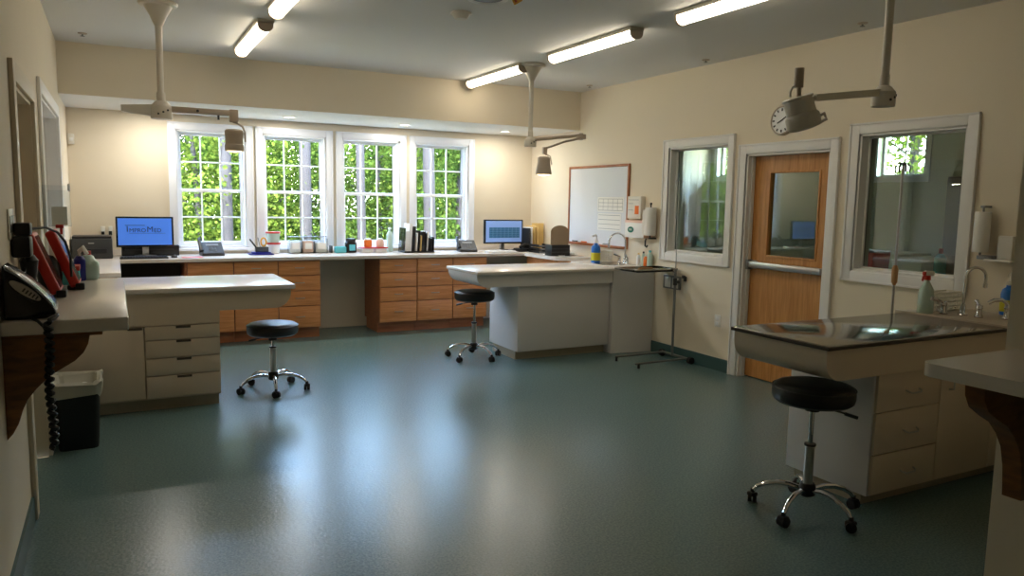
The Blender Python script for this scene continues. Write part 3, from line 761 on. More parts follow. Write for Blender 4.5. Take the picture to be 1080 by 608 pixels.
obj('holder', B().cyl((4.945, 6.30, 1.20), (4.945, 6.30, 1.56), .007).cyl((4.945, 6.30, 1.55), (4.945, 6.30, 1.575), .011).box(4.935, XR-.001, 6.285, 6.315, 1.195, 1.212, .002), 'black', t)
obj('loose_end', B().box(4.895, 4.898, 6.27, 6.36, 1.24, 1.5, 0, rot=(0, 0, .25)), 'paper', t)
one('wall_hook', B().tube([(XR-.002, 6.40, 1.20), (4.975, 6.40, 1.20), (4.965, 6.40, 1.17), (4.965, 6.40, 1.12), (4.985, 6.40, 1.105), (4.995, 6.40, 1.125)], .009, 8), 'black', 'black curved hook on the wall under the glove box', 'hook')
t = thing('paper_towel_roll', 'upright paper towel roll on the wall right of the large interior window', 'paper towels', (4.95, 2.90, 1.27))
obj('roll', B().lathe([(.02, 0), (.045, 0), (.047, .004), (.047, .256), (.045, .26), (.02, .26)], (4.955, 2.90, 1.29), 28), 'paper', t)
obj('holder', B().cyl((4.955, 2.90, 1.25), (4.955, 2.90, 1.585), .007).box(4.945, XR-.001, 2.885, 2.915, 1.575, 1.59, .002).box(4.945, XR-.001, 2.82, 2.915, 1.245, 1.27, .004).lathe([(.018, 0), (.02, .02)], (4.955, 2.83, 1.245)), 'greymetal', t)
one('wall_shelf_bracket', B().box(4.93, XR-.001, 2.70, 2.86, 1.235, 1.25, .004).box(4.985, XR-.001, 2.72, 2.81, 1.25, 1.40, .004), 'plate', 'small white wall bracket partly hidden behind the right wall edge', 'bracket')
# electrical boxes
t = thing('wall_outlet', 'dark framed double outlet box on the right wall behind the instrument stand', 'outlet', (XR, 5.99, .70))
obj('frame', B().box(XR-.03, XR-.001, 5.86, 6.11, .705, .84, .004), 'greymetal', t)
for a in (5.875, 5.99): obj('socket_plate', B().box(XR-.034, XR-.028, a, a+.09, .72, .825, .003).box(XR-.036, XR-.033, a+.03, a+.06, .74, .805, .002), 'plate', t)
t = thing('wall_outlet', 'white outlet plate low on the wall left of the oak door', 'outlet', (XR, 5.32, .42))
obj('cover_plate', B().box(XR-.007, XR-.001, 5.28, 5.36, .415, .53, .003), 'plate', t)
obj('socket', B().box(XR-.010, XR-.006, 5.303, 5.337, .43, .465, .004).box(XR-.010, XR-.006, 5.303, 5.337, .48, .515, .004), 'white', t)
one('window_latch', B().box(XR-.03, XR-.001, 5.78, 5.80, .80, .85, .003).box(XR-.045, XR-.025, 5.77, 5.81, .83, .86, .004), 'darkgrey', 'small dark latch on the wall just below the interior window corner', 'latch')
one('window_sticker', B().box(XR+.098, XR+.0999, 3.11, 3.16, 1.105, 1.155), 'yellow', 'small yellow sticker in the lower corner of the large interior window', 'sticker')

# ---------------------------------------------------------------- back wall fittings
t = thing('wall_speaker', 'small white sensor box high on the back wall at the left corner', 'sensor', (-.36, YB-.04, 2.06))
obj('housing', B().box(-.392, -.335, YB-.05, YB-.001, 2.06, 2.165, .005), 'plate', t)
obj('sensor_window', B().box(-.38, -.347, YB-.054, YB-.049, 2.09, 2.125, .002), 'white', t)
t = thing('wall_outlet', 'white outlet with two black plugs above the black printer', 'outlet', (-.07, YB, 1.13))
obj('cover_plate', B().box(-.135, -.095, YB-.007, YB-.001, 1.15, 1.225, .002).box(-.065, -.025, YB-.007, YB-.001, 1.15, 1.225, .002), 'plate', t)
obj('plug', B().box(-.128, -.10, YB-.04, YB-.006, 1.14, 1.17, .004), 'black', t)
obj('plug', B().box(-.06, -.03, YB-.045, YB-.006, 1.13, 1.175, .004), 'black', t)

# ---------------------------------------------------------------- things on the back worktop
Z = CT+.001
t = thing('printer', 'low black printer on the worktop left of the blue screen monitor', 'printer', (-.2, 8.6, Z))
obj('body', B().box(-.385, -.03, 8.5, 8.86, Z, Z+.20, .012, 3), 'darkgrey', t)
obj('lid', B().box(-.38, -.035, 8.505, 8.85, Z+.20, Z+.222, .006), 'black', t)
obj('nameplate', B().box(-.24, -.19, 8.497, 8.501, Z+.15, Z+.158), 'nickel', t)
obj('paper_slot', B().box(-.34, -.08, 8.496, 8.502, Z+.05, Z+.10, .002), 'black', t)
def monitor(cx, cy, w, h, z0, label):
    t = thing('monitor', label, 'monitor', (cx, cy, Z))
    obj('bezel', B().box(cx-w/2, cx+w/2, cy-.02, cy+.02, z0, z0+h, .006), 'blackgloss', t)
    obj('stand', B().box(cx-.03, cx+.03, cy+.02, cy+.05, Z+.01, z0+h*.5, .005).lathe([(.11, 0), (.115, .004), (.10, .012), (.02, .016)], (cx, cy+.03, Z), 28), 'nickel', t)
    return t
t = monitor(.275, 8.72, .54, .315, 1.02, 'black monitor with a blue lettered screen at the left end of the worktop')
sc = obj('screen', B().box(.023, .527, 8.697, 8.7, 1.042, 1.318), 'screenblue', t)
b = text_bm('I', .085); b2 = text_bm('MPRO', .058); b3 = text_bm('M', .08); b4 = text_bm('ED', .058)
for bb, dx, dz in ((b, -.165, .005), (b2, -.07, -.008), (b3, .046, .002), (b4, .117, -.008)):
    for v in bb.bm.verts:
        x, y, z = v.co; v.co = Vector((.275+x+dx, 8.6955+z, 1.20+y+dz))
for bb in (b2, b3, b4):
    b.merge(bb.bm)
b.box(.275-.185, .275+.0, 8.695, 8.6965, 1.243, 1.248)
b.box(.275-.15, .275+.19, 8.695, 8.6965, 1.162, 1.1645)
obj('screen_lettering', b, 'screenink', sc)
t = monitor(4.46, 8.72, .56, .31, 1.015, 'black monitor showing a pale window with a blue table, right end of the worktop')
sc = obj('screen', B().box(4.20, 4.72, 8.697, 8.7, 1.037, 1.31), 'screenpale', t)
obj('screen_table', B().box(4.245, 4.69, 8.6955, 8.6975, 1.09, 1.225), 'screenteal', sc)
b = B()
for k in range(9): b.box(4.245+k*.0556-.001, 4.245+k*.0556+.001, 8.6945, 8.696, 1.09, 1.24)
for k in range(6): b.box(4.245, 4.69, 8.6945, 8.696, 1.09+k*.027, 1.0915+k*.027)
b.box(4.21, 4.71, 8.6945, 8.696, 1.262, 1.268)
obj('screen_grid_lines', b, 'screenpale', sc)
def keyboard(x0, x1, y0, y1, label, m='black', km='darkgrey'):
    t = thing('keyboard', label, 'keyboard', ((x0+x1)/2, (y0+y1)/2, Z))
    obj('case', B().box(x0, x1, y0, y1, Z, Z+.016, .005), m, t)
    b = B(); n = 16; r = 5
    for i in range(n):
        for j in range(r):
            xx = x0+.012+(x1-x0-.024)*i/n; yy = y0+.012+(y1-y0-.024)*j/r
            b.box(xx, xx+(x1-x0-.024)/n*.85, yy, yy+(y1-y0-.024)/r*.85, Z+.014, Z+.022)
    obj('keys', b, km, t)
keyboard(.03, .47, 8.38, 8.54, 'black keyboard in front of the blue screen monitor')
keyboard(4.10, 4.5, 8.40, 8.54, 'white keyboard in front of the monitor at the right end', 'white', 'paper')
t = thing('docking_box', 'black low computer box beside the blue screen monitor', 'computer box', (.4, 8.8, Z))
obj('case', B().box(.05, .60, 8.78, 8.90, Z, Z+.11, .006), 'black', t)
obj('vent_strip', B().box(.08, .55, 8.777, 8.781, Z+.06, Z+.075), 'darkgrey', t)
one('mouse', B().lathe([(.012, 0), (.03, .002), (.032, .012), (.022, .026), (.004, .03)], (.53, 8.47, Z), 18), 'black', 'black mouse on the worktop right of the black keyboard', 'mouse')
one('mouse_pad', B().box(.60, .80, 8.40, 8.55, Z, Z+.004, .001), 'redlid', 'thin dark red pad on the worktop right of the black mouse', 'mat')
def phone(cx, cy, rz, label):
    t = thing('desk_phone', label, 'phone', (cx, cy, Z), rz, 'desk phones on the back worktop')
    obj('base', B().prism([(-.10, 0), (.09, 0), (.09, .03), (-.06, .14), (-.10, .14)][::-1], 'x', -.11, .11), 'darkgrey', t, world=False)
    # the slope faces the room (-y); mirror so the low edge is at -y
    for v in t.children[0].data.vertices: v.co.y = -v.co.y
    t.children[0].data.flip_normals()
    obj('handset', B().tube([(-.115, .05, .17), (-.125, .03, .165), (-.125, -.04, .105), (-.12, -.075, .055)], [.024, .018, .018, .024], 10), 'black', t, world=False)
    obj('display', B().box(-.06, .07, .018, .022, .098, .128, 0, rot=(-.9, 0, 0)), 'greyplastic', t, world=False)
    b = B()
    for i in range(4):
        for j in range(3): b.box(-.04+j*.03, -.02+j*.03, -.055+i*.018, -.043+i*.018, .052+i*.0125, .060+i*.0125)
    obj('keypad', b, 'greyplastic', t, world=False)
    obj('side_keys', B().box(.075, .098, -.04, .05, .062, .066, 0, rot=(.6, 0, 0)), 'paper', t, world=False)
phone(.92, 8.72, .1, 'dark desk phone on the worktop at the right edge of the leftmost window')
phone(3.93, 8.68, -.15, 'dark desk phone on the worktop between file organizer and right monitor')
# pen tray
t = thing('pen_holder', 'dark desk organizer tray holding pens and tools below the window pier', 'pen holder', (1.43, 8.72, Z))
obj('tray', B().box(1.30, 1.56, 8.64, 8.80, Z, Z+.014, .006).box(1.33, 1.53, 8.67, 8.77, Z+.014, Z+.03, .004), 'navy', t)
obj('cup', B().box(1.37, 1.51, 8.69, 8.76, Z+.03, Z+.085, .004), 'darkgrey', t)
one('pen', B().tube([(1.40, 8.71, Z+.05), (1.31, 8.70, Z+.175)], .009, 8), 'black', 'black pen leaning left out of the dark desk organizer', 'pen', 'pens in the desk organizer')
one('pen', B().tube([(1.43, 8.72, Z+.05), (1.40, 8.72, Z+.19)], .004, 8), 'greyplastic', 'thin grey pen upright in the dark desk organizer', 'pen', 'pens in the desk organizer')
t = thing('scissors', 'yellow handled scissors standing in the dark desk organizer', 'scissors', (1.46, 8.72, Z+.05))
obj('handle', B().tube([(1.46+.028*math.cos(a*PI/8), 8.72, Z+.14+.045*math.sin(a*PI/8)) for a in range(16)], .009, 8, True), 'ornament_y', t)
obj('blade', B().box(1.452, 1.468, 8.718, 8.722, Z+.04, Z+.11), 'nickel', t)
# tubs with red lids, two stacked
for k, (z, lab) in enumerate(((Z, 'lower clear food tub with a red lid right of the desk organizer'), (Z+.125, 'upper clear food tub with a red lid, stacked right of the desk organizer'))):
    t = thing('storage_tub', lab, 'tub', (1.6, 8.86, z), 0, 'stacked clear tubs with red lids')
    obj('tub_body', B().lathe([(.06, 0), (.066, .004), (.078, .105), (.074, .105), (.06, .008)], (1.59, 8.87, z), 24), 'liquid' if k else 'white', t)
    obj('lid', B().lathe([(.08, .105), (.083, .108), (.083, .12), (.078, .124), (.01, .124)], (1.59, 8.87, z), 24), 'redlid', t)
# clear supply bins row
for k, (x0_, x1_, lab) in enumerate(((1.76, 1.90, 'clear supply bin of white packets, left of the row under the second window'), (1.905, 2.045, 'clear supply bin with peach packets, middle of the row under the second window'), (2.05, 2.20, 'clear supply bin with a white card, right of the row under the second window'))):
    t = thing('supply_bin', lab, 'bin', ((x0_+x1_)/2, 8.85, Z), 0, 'clear supply bins under the second window')
    w = .003
    obj('bin_shell', B().box(x0_, x0_+w, 8.80, 8.92, Z, Z+.17).box(x1_-w, x1_, 8.80, 8.92, Z, Z+.17).box(x0_, x1_, 8.80, 8.80+w, Z, Z+.15).box(x0_, x1_, 8.92-w, 8.92, Z, Z+.19).box(x0_, x1_, 8.80, 8.92, Z, Z+w), 'clearp', t)
    obj('bin_lid', B().box(x0_, x1_, 8.84, 8.925, Z+.183, Z+.192, .002), 'greyplastic', t)
    obj('packets', B().box(x0_+.012, x1_-.012, 8.815, 8.91, Z+.006, Z+(.13, .14, .12)[k], .008), ('white', 'pink', 'paper')[k], t)
    obj('bin_label', B().box(x0_+.03, x1_-.03, 8.797, 8.7995, Z+.05, Z+.12), 'paper', t)
one('stapler', B().box(2.235, 2.25, 8.78, 8.9, Z, Z+.085, .004), 'darkgrey', 'narrow dark upright box right of the clear supply bins', 'box')
one('tissue_pack', B().box(2.28, 2.41, 8.76, 8.85, Z, Z+.075, .012), 'teal', 'pale blue pack on the worktop left of the dark jar', 'pack')
t = thing('jar', 'dark jar with a pale blue label below the third window', 'jar', (2.47, 8.8, Z))
obj('glass_body', B().lathe([(.06, 0), (.068, .006), (.07, .11), (.055, .135)], (2.47, 8.8, Z), 24), 'blackgloss', t)
obj('cap', B().lathe([(.056, .135), (.058, .138), (.058, .165), (.05, .17), (.01, .17)], (2.47, 8.8, Z), 24), 'black', t)
obj('jar_label', B().box(2.435, 2.505, 8.727, 8.733, Z+.03, Z+.10, .001), 'teal', t)
for k, (x, lab) in enumerate(((2.66, 'clear low tub with a red lid, left of the pair below the third window'), (2.83, 'clear low tub with a red lid, right of the pair below the third window'))):
    t = thing('storage_tub', lab, 'tub', (x, 8.8, Z), 0, 'low clear tubs with red lids')
    obj('tub_body', B().box(x-.07, x+.07, 8.74, 8.86, Z, Z+.05, .01), 'white', t)
    obj('lid', B().box(x-.08, x+.08, 8.73, 8.87, Z+.05, Z+.064, .004), 'redlid', t)
for k, (x, lab) in enumerate(((2.68, 'small jar of orange red contents on the left low tub'), (2.83, 'small jar of pinkish contents on the right low tub'))):
    t = thing('small_jar', lab, 'jar', (x, 8.8, Z+.065), 0, 'small jars on the low tubs')
    obj('glass_body', B().lathe([(.04, 0), (.046, .004), (.046, .075), (.038, .085)], (x, 8.8, Z+.065), 20), 'orange' if k == 0 else 'pink', t)
    obj('cap', B().lathe([(.04, .085), (.042, .088), (.042, .1), (.01, .104)], (x, 8.8, Z+.065), 20), 'white', t)
t = thing('clear_bottle', 'tall pale clear bottle on the window sill left of the file organizer', 'bottle', (2.985, 8.9, Z))
obj('bottle_body', B().lathe([(.036, 0), (.04, .005), (.04, .2), (.03, .235), (.014, .25), (.014, .27)], (2.985, 8.9, Z), 20), 'liquid', t)
obj('cap', B().lathe([(.018, .27), (.018, .295), (.005, .297)], (2.985, 8.9, Z), 16), 'white', t)
# file organizer and folders
t = thing('file_organizer', 'black wire file organizer standing below the rightmost window', 'file organizer', (3.26, 8.72, Z))
obj('base', B().box(3.07, 3.46, 8.6, 8.84, Z, Z+.016, .004), 'black', t)
for k, (x, hh) in enumerate(((3.075, .30), (3.17, .31), (3.26, .27), (3.35, .24), (3.45, .19))):
    obj('divider', B().box(x-.003, x+.003, 8.61, 8.83, Z+.016, Z+hh, .002, rot=(0, .05, 0), piv=(x, 8.7, Z)), 'black' if k else 'blackgloss', t)
cols = ['white', 'white', 'darkgrey', 'paper', 'manila', 'black', 'paper', 'black']
labs = ['white binder, leftmost in the file organizer', 'tall white binder, second in the file organizer', 'dark grey folder right of the tall white binder', 'white booklet in the middle of the file organizer', 'tan folder in the middle of the file organizer', 'wide black binder in the file organizer', 'thin white booklet right of the wide black binder', 'black folder, rightmost in the file organizer']
xs = [3.10, 3.145, 3.20, 3.23, 3.285, 3.315, 3.37, 3.42]; ws = [.05, .045, .02, .022, .018, .045, .015, .028]; hs = [.27, .36, .33, .25, .22, .27, .26, .19]
for x, w_, h_, cm, lab in zip(xs, ws, hs, cols, labs):
    t = thing('binder' if w_ > .03 else 'folder', lab, 'binder' if w_ > .03 else 'folder', (x, 8.72, Z+.02), 0, 'binders and folders in the file organizer')
    obj('cover', B().box(x-w_/2, x+w_/2, 8.625, 8.82, Z+.018, Z+.018+h_-.03, .003, rot=(0, .06, 0), piv=(x, 8.7, Z)), cm, t)
    obj('pages', B().box(x-w_/2+.003, x+w_/2-.003, 8.64, 8.81, Z+.03, Z+.018+h_-.027, 0, rot=(0, .06, 0), piv=(x, 8.7, Z)), 'paper', t)
# clutter right of right monitor
t = thing('barcode_scanner', 'black scanner and cradle on the worktop right of the right monitor', 'scanner', (4.68, 8.55, Z))
obj('cradle', B().box(4.58, 4.80, 8.48, 8.66, Z, Z+.04, .008), 'black', t)
obj('scanner_body', B().tube([(4.62, 8.55, Z+.055), (4.70, 8.56, Z+.085), (4.78, 8.58, Z+.075)], [.02, .026, .03], 10), 'black', t)
one('cable_bundle', B().tube([(4.42+.09*math.cos(a*.7)+.012*a, 8.62+.05*math.sin(a*.9), Z+.012+.004*math.sin(a)) for a in range(18)], .007, 6), 'black', 'tangled black cables below the right monitor', 'cables')
t = thing('letter_tray', 'stack of black and clear letter trays at the right end of the worktop', 'letter tray', (4.87, 8.35, Z))
for k in range(3): obj('tray_level', B().box(4.70, 4.90, 8.20, 8.46, Z+k*.038, Z+k*.038+.006).box(4.70, 4.705, 8.20, 8.46, Z+k*.038, Z+k*.038+.03).box(4.895, 4.90, 8.20, 8.46, Z+k*.038, Z+k*.038+.03), 'black', t)
for k in range(3): obj('tray_front', B().box(4.72, 4.88, 8.196, 8.20, Z+k*.038+.008, Z+k*.038+.02), 'greyplastic', t)
t = thing('desk_sorter', 'black box sorter with arched bronze mesh end below the whiteboard corner', 'sorter', (4.73, 7.8, Z))
obj('case', B().box(4.60, 4.86, 7.72, 7.88, Z, Z+.13, .004), 'black', t)
obj('case_slot', B().box(4.61, 4.85, 7.717, 7.722, Z+.04, Z+.05).box(4.61, 4.85, 7.717, 7.722, Z+.08, Z+.09), 'darkgrey', t)
arch = [(4.61, Z+.13)] + [(4.73+.12*-math.cos(a*PI/12), Z+.29+.07*math.sin(a*PI/12)) for a in range(13)] + [(4.85, Z+.13)]
obj('mesh_end', B().prism(arch[::-1], 'y', 7.75, 7.756), 'mesh', t)
obj('arch_rim', B().tube([(p[0], 7.753, p[1]) for p in arch], .006, 8), 'mesh', t)
for k, (x, h_, m_, lab) in enumerate(((4.66, .27, 'black', 'black hanging folder, leftmost beside the mesh sorter'), (4.69, .285, 'white', 'white folder beside the mesh sorter'), (4.735, .30, 'manila', 'manila folder, tallest left of the mesh sorter'), (4.775, .29, 'manila', 'manila folder just behind the tallest one by the mesh sorter'), (4.84, .335, 'manila', 'manila folder leaning behind the mesh sorter'), (4.92, .34, 'paper', 'grey white card standing behind the mesh sorter'))):
    x += .09; h_ += .03
    t = thing('folder', lab, 'folder', (x, 8.6, Z), 0, 'folders standing beside the mesh sorter')
    obj('cover', B().box(x-.008, x+.008, 8.56, 8.72, Z+.03, Z+h_, .003, rot=(0, 0, .35 if k < 4 else 1.25)), m_, t)
    obj('stand_slot', B().box(x-.014, x+.014, 8.58, 8.70, Z, Z+.032, .003, rot=(0, 0, .35 if k < 4 else 1.25)), 'black', t)
t = thing('paper_sheet', 'loose white papers on the angled return of the worktop', 'paper', (4.8, 7.8, Z))
obj('page', B().box(4.66, 4.88, 7.72, 8.0, Z, Z+.006, 0, rot=(0, 0, .3)), 'paper', t)
obj('crumpled_tissue', B().lathe([(.01, 0), (.05, .004), (.045, .03), (.02, .045), (.004, .04)], (4.93, 7.78, Z), 9), 'paper', t)

# ---------------------------------------------------------------- sink things, middle table
Zs = .905
def pump_bottle(x, y, z, s, label, m1, m2, m3='white', cat='soap bottle'):
    t = thing('pump_bottle', label, cat, (x, y, z))
    obj('bottle_body', B().lathe([(.036*s, 0), (.04*s, .004), (.04*s, .12*s), (.034*s, .145*s), (.016*s, .16*s), (.016*s, .17*s)], (x, y, z), 24), m1, t)
    obj('wrap_label', B().lathe([(.0405*s, .02*s), (.0412*s, .022*s), (.0412*s, .085*s), (.0405*s, .087*s)], (x, y, z), 24, caps=False), m2, t)
    obj('pump', B().cyl((x, y, z+.17*s), (x, y, z+.19*s), .019*s).cyl((x, y, z+.19*s), (x, y, z+.235*s), .006*s).tube([(x, y, z+.235*s), (x-.02*s, y-.01*s, z+.238*s), (x-.055*s, y-.02*s, z+.225*s)], .008*s, 8), m3, t)
    return t
pump_bottle(4.70, 6.93, Zs, 1.28, 'blue pump bottle with a yellow label beside the sink near the whiteboard', 'blue', 'yellow')
def gooseneck(x, y, z, h, r, dx, dy, label):
    t = thing('gooseneck_faucet', label, 'faucet', (x, y, z), 0, 'gooseneck faucets')
    obj('base', B().lathe([(.028, 0), (.03, .006), (.02, .02), (.017, .05), (.013, .07)], (x, y, z), 24), 'chrome', t)
    pts = [(x, y, z+.05), (x, y, z+h-r)]
    for k in range(1, 11):
        a = PI*k/10; q = r*(1-math.cos(a)); pts.append((x+dx*q, y+dy*q, z+h-r+r*math.sin(a)))
    pts.append((x+dx*2*r, y+dy*2*r, z+h-r-.035))
    sp = obj('spout', B().tube(pts, .0095, 12), 'chrome', t)
    e = Vector(pts[-1]); obj('aerator', B().cyl(e, e-Vector((0, 0, .028)), .0125, .012, 16), 'chrome', sp)
    return t
gn = gooseneck(4.93, 6.70, Zs, .335, .10, -.98, .15, 'chrome gooseneck faucet in front of the whiteboard')
def lever_handle(par, x, y, z, dx, dy, ln, drop=0):
    t = obj('faucet_handle', B().lathe([(.024, 0), (.026, .006), (.017, .02), (.016, .05), (.02, .055), (.018, .075), (.004, .08)], (x, y, z), 20), 'chrome', par)
    obj('lever', B().tube([(x, y, z+.07), (x+dx*ln*.4, y+dy*ln*.4, z+.085+drop), (x+dx*ln, y+dy*ln, z+.10+drop)], [.008, .009, .013], 10), 'chrome', t)
lever_handle(gn, 4.90, 6.62, Zs, -.6, -.5, .09)
lever_handle(gn, 4.93, 6.80, Zs, -.6, .4, .09)
def basket(name, x0, x1, y0, y1, z0, h, label, m):
    t = thing(name, label, 'basket', ((x0+x1)/2, (y0+y1)/2, z0), 0, 'small plastic baskets at the sinks')
    b = B(); w = .004
    rows, n = 4, int((x1-x0)/.022)
    def wall(u0, u1, fixed, along):
        k = max(3, int((u1-u0)/.022)); st = (u1-u0)/k
        def bx(a, c_, zz0, zz1):
            if along == 'x': b.box(a, c_, fixed, fixed+w, zz0, zz1)
            else: b.box(fixed, fixed+w, a, c_, zz0, zz1)
        for i in range(k+1): bx(u0+i*st-.004 if i else u0, u0+i*st+.004 if i < k else u1, z0, z0+h)
        for j in range(rows+1):
            zz = z0+h*j/rows; bx(u0, u1, max(z0, zz-.004), min(z0+h, zz+.004))
    wall(x0, x1, y0, 'x'); wall(x0, x1, y1-w, 'x'); wall(y0, y1, x0, 'y'); wall(y0, y1, x1-w, 'y')
    b.box(x0, x1, y0, y1, z0, z0+w)
    obj('lattice', b, m, t)
    r = B(); r.tube([(x0, y0, z0+h), (x1, y0, z0+h), (x1, y1, z0+h), (x0, y1, z0+h)], .005, 6, True)
    obj('rim', r, m, t)
basket('basket', 4.79, 4.97, 7.0, 7.12, Zs, .12, 'small cream basket beside the blue pump bottle', 'basket')
for k, (x, y, r, h, m_, m2, lab) in enumerate(((4.96, 6.50, .022, .13, 'white', 'manila', 'slim white bottle beside the whiteboard sink faucet'), (4.98, 6.44, .02, .15, 'liquid', 'black', 'slim bottle with a black cap right of the whiteboard sink faucet'), (4.97, 6.385, .024, .12, 'orange', 'white', 'small orange bottle near the instrument stand tray'), (4.98, 6.33, .03, .17, 'liquid', 'teal', 'pale translucent bottle at the wall end of the sink cabinet'))):
    t = thing('small_bottle', lab, 'bottle', (x, y, Zs), 0, 'small bottles at the whiteboard sink')
    obj('bottle_body', B().lathe([(r*.9, 0), (r, .004), (r, h*.7), (r*.5, h*.85), (r*.4, h*.88)], (x, y, Zs), 18), m_, t)
    obj('cap', B().lathe([(r*.5, h*.88), (r*.5, h), (.002, h+.002)], (x, y, Zs), 14), m2, t)

# instrument stand
t = thing('instrument_stand', 'grey rolling stand with a flat tray and tall hooked pole near the interior window', 'stand', (4.93, 5.85, 0))
obj('pole', B().cyl((4.93, 5.85, .05), (4.93, 5.85, .92), .013, None, 16), 'greymetal', t)
obj('height_knob', B().cyl((4.93, 5.85, .76), (4.93, 5.85, .83), .02).cyl((4.93, 5.83, .795), (4.93, 5.80, .795), .016), 'darkgrey', t)
obj('upper_pole', B().cyl((4.93, 5.85, .92), (4.93, 5.85, 1.79), .0055, None, 10), 'nickel', t)
obj('hook', B().tube([(4.89, 5.85, 1.76), (4.885, 5.85, 1.785), (4.90, 5.85, 1.80), (4.93, 5.85, 1.79), (4.96, 5.85, 1.80), (4.975, 5.85, 1.785), (4.97, 5.85, 1.76)], .004, 8), 'nickel', t)
tr_ = obj('tray', B().box(4.44, 4.98, 5.88, 6.20, .905, .911).box(4.44, 4.98, 5.88, 5.885, .905, .925).box(4.44, 4.98, 6.195, 6.2, .905, .925).box(4.44, 4.445, 5.88, 6.2, .905, .925).box(4.975, 4.98, 5.88, 6.2, .905, .925), 'steel', t)
obj('tray_frame', B().tube([(4.93, 5.85, .885), (4.93, 5.90, .897), (4.50, 5.90, .897), (4.50, 6.18, .897), (4.93, 6.18, .897), (4.95, 5.92, .897)], .006, 8), 'darkgrey', t)
obj('leg', B().tube([(4.95, 6.02, .05), (4.36, 6.02, .045)], .011, 8), 'greymetal', t)
obj('leg', B().tube([(4.95, 5.66, .05), (4.33, 5.66, .045)], .011, 8), 'greymetal', t)
obj('base_bar', B().tube([(4.95, 6.03, .05), (4.95, 5.64, .05)], .013, 8), 'greymetal', t)
for y in (5.62, 6.06):
    obj('caster', B().cyl((4.97, y-.02, .035), (4.97, y+.02, .035), .034, None, 18), 'rubber', t)
for y in (6.02, 5.66): obj('foot', B().cyl((4.37, y, 0), (4.37, y, .045), .012, None, 12), 'rubber', t)
one('clamp', B().tube([(4.56, 5.97, .918), (4.66, 6.0, .925), (4.8, 6.06, .918)], [.008, .014, .007], 8), 'tan', 'small tan instrument lying on the stand tray', 'instrument')

# ---------------------------------------------------------------- things on steel table deck
Zd = .907
t = thing('iv_pole', 'thin steel fluid pole with curved hooks clamped behind the steel topped table', 'pole', (4.34, 3.05, .7))
obj('pole', B().cyl((4.34, 3.055, .70), (4.34, 3.055, 1.83), .0075, None, 14), 'nickel', t)
for ca_, sa_ in ((.88, -.47), (.5, .87)):
    obj('hook', B().tube([(4.34+ca_*q, 3.055+sa_*q, z) for q, z in ((-.042, 1.785), (-.046, 1.81), (-.034, 1.838), (-.014, 1.842), (0, 1.82), (.014, 1.842), (.034, 1.838), (.046, 1.81), (.042, 1.785))], .0055, 8), 'darkgrey', t)
obj('tape_wrap', B().lathe([(.0085, 0), (.018, .02), (.02, .10), (.011, .125)], (4.34, 3.055, 1.08), 14), 'tan', t)
obj('clamp', B().box(4.32, 4.36, 3.034, 3.07, .80, .86, .004), 'greymetal', t)
# spray bottle
x, y = 4.52, 2.955
t = thing('spray_bottle', 'clear spray bottle with a red trigger at the back of the steel topped table', 'spray bottle', (x, y, Zd))
obj('bottle_body', B().lathe([(.042, 0), (.046, .006), (.046, .11), (.04, .15), (.022, .185), (.014, .20), (.014, .215)], (x, y, Zd), 24), 'liquid', t)
sh = obj('spray_head', B().box(x-.03, x+.055, y-.013, y+.013, Zd+.235, Zd+.268, .008, rot=(0, .08, 0)), 'white', t)
obj('collar', B().cyl((x, y, Zd+.21), (x, y, Zd+.238), .02, .018, 18), 'red', sh)
obj('trigger', B().tube([(x-.02, y, Zd+.245), (x-.042, y, Zd+.232), (x-.05, y, Zd+.205)], [.008, .007, .006], 8).box(x-.042, x-.026, y-.01, y+.01, Zd+.24, Zd+.264, .004), 'red', sh)
gn = gooseneck(4.66, 2.80, Zd, .30, .062, .85, -.5, 'chrome gooseneck faucet on the steel topped table deck')
lever_handle(gn, 4.60, 2.885, Zd, -.9, .1, .12)
lever_handle(gn, 4.66, 2.70, Zd, .3, .7, .04)
t = thing('faucet_spout', 'low curved chrome spout at the front of the steel table deck', 'faucet', (4.70, 2.6, Zd))
obj('base', B().lathe([(.024, 0), (.026, .008), (.018, .02), (.016, .06), (.02, .07), (.014, .085)], (4.74, 2.58, Zd), 20), 'chrome', t)
obj('spout', B().tube([(4.74, 2.58, Zd+.06), (4.735, 2.585, Zd+.10), (4.71, 2.60, Zd+.118), (4.68, 2.625, Zd+.115), (4.66, 2.65, Zd+.095)], .012, 10), 'chrome', t)
basket('basket', 4.62, 4.92, 2.97, 3.08, Zd, .115, 'long cream perforated basket behind the chrome gooseneck on the steel table', 'basket')
pump_bottle(4.96, 2.70, Zd, 1.1, 'blue pump bottle partly hidden by the right foreground wall', 'blue', 'yellow', 'clearp')

# ---------------------------------------------------------------- things on the left ledge
ZL = 1.071
def red_tablet(x, y, label):
    t = thing('tablet', label, 'tablet', (x, y, ZL), 0, 'red cased tablets on charging stands')
    # seen edge on: the slab leans back along x
    lean = -.36
    obj('case', B().box(x-.026, x+.02, y, y+.22, ZL+.02, ZL+.32, .013, 3, rot=(0, lean, 0), piv=(x, y, ZL)), 'red', t)
    obj('screen', B().box(x+.0195, x+.0215, y+.02, y+.20, ZL+.04, ZL+.30, 0, rot=(0, lean, 0), piv=(x, y, ZL)), 'blackgloss', t)
    obj('dock', B().box(x-.05, x+.025, y+.02, y+.20, ZL, ZL+.022, .006).box(x-.012, x+.03, y-.004, y+.05, ZL, ZL+.035, .006), 'black', t)
red_tablet(-.245, 4.10, 'red cased tablet leaning on the ledge, nearer the wall outlet')
red_tablet(-.178, 4.40, 'red cased tablet leaning on the ledge, farther from the wall outlet')
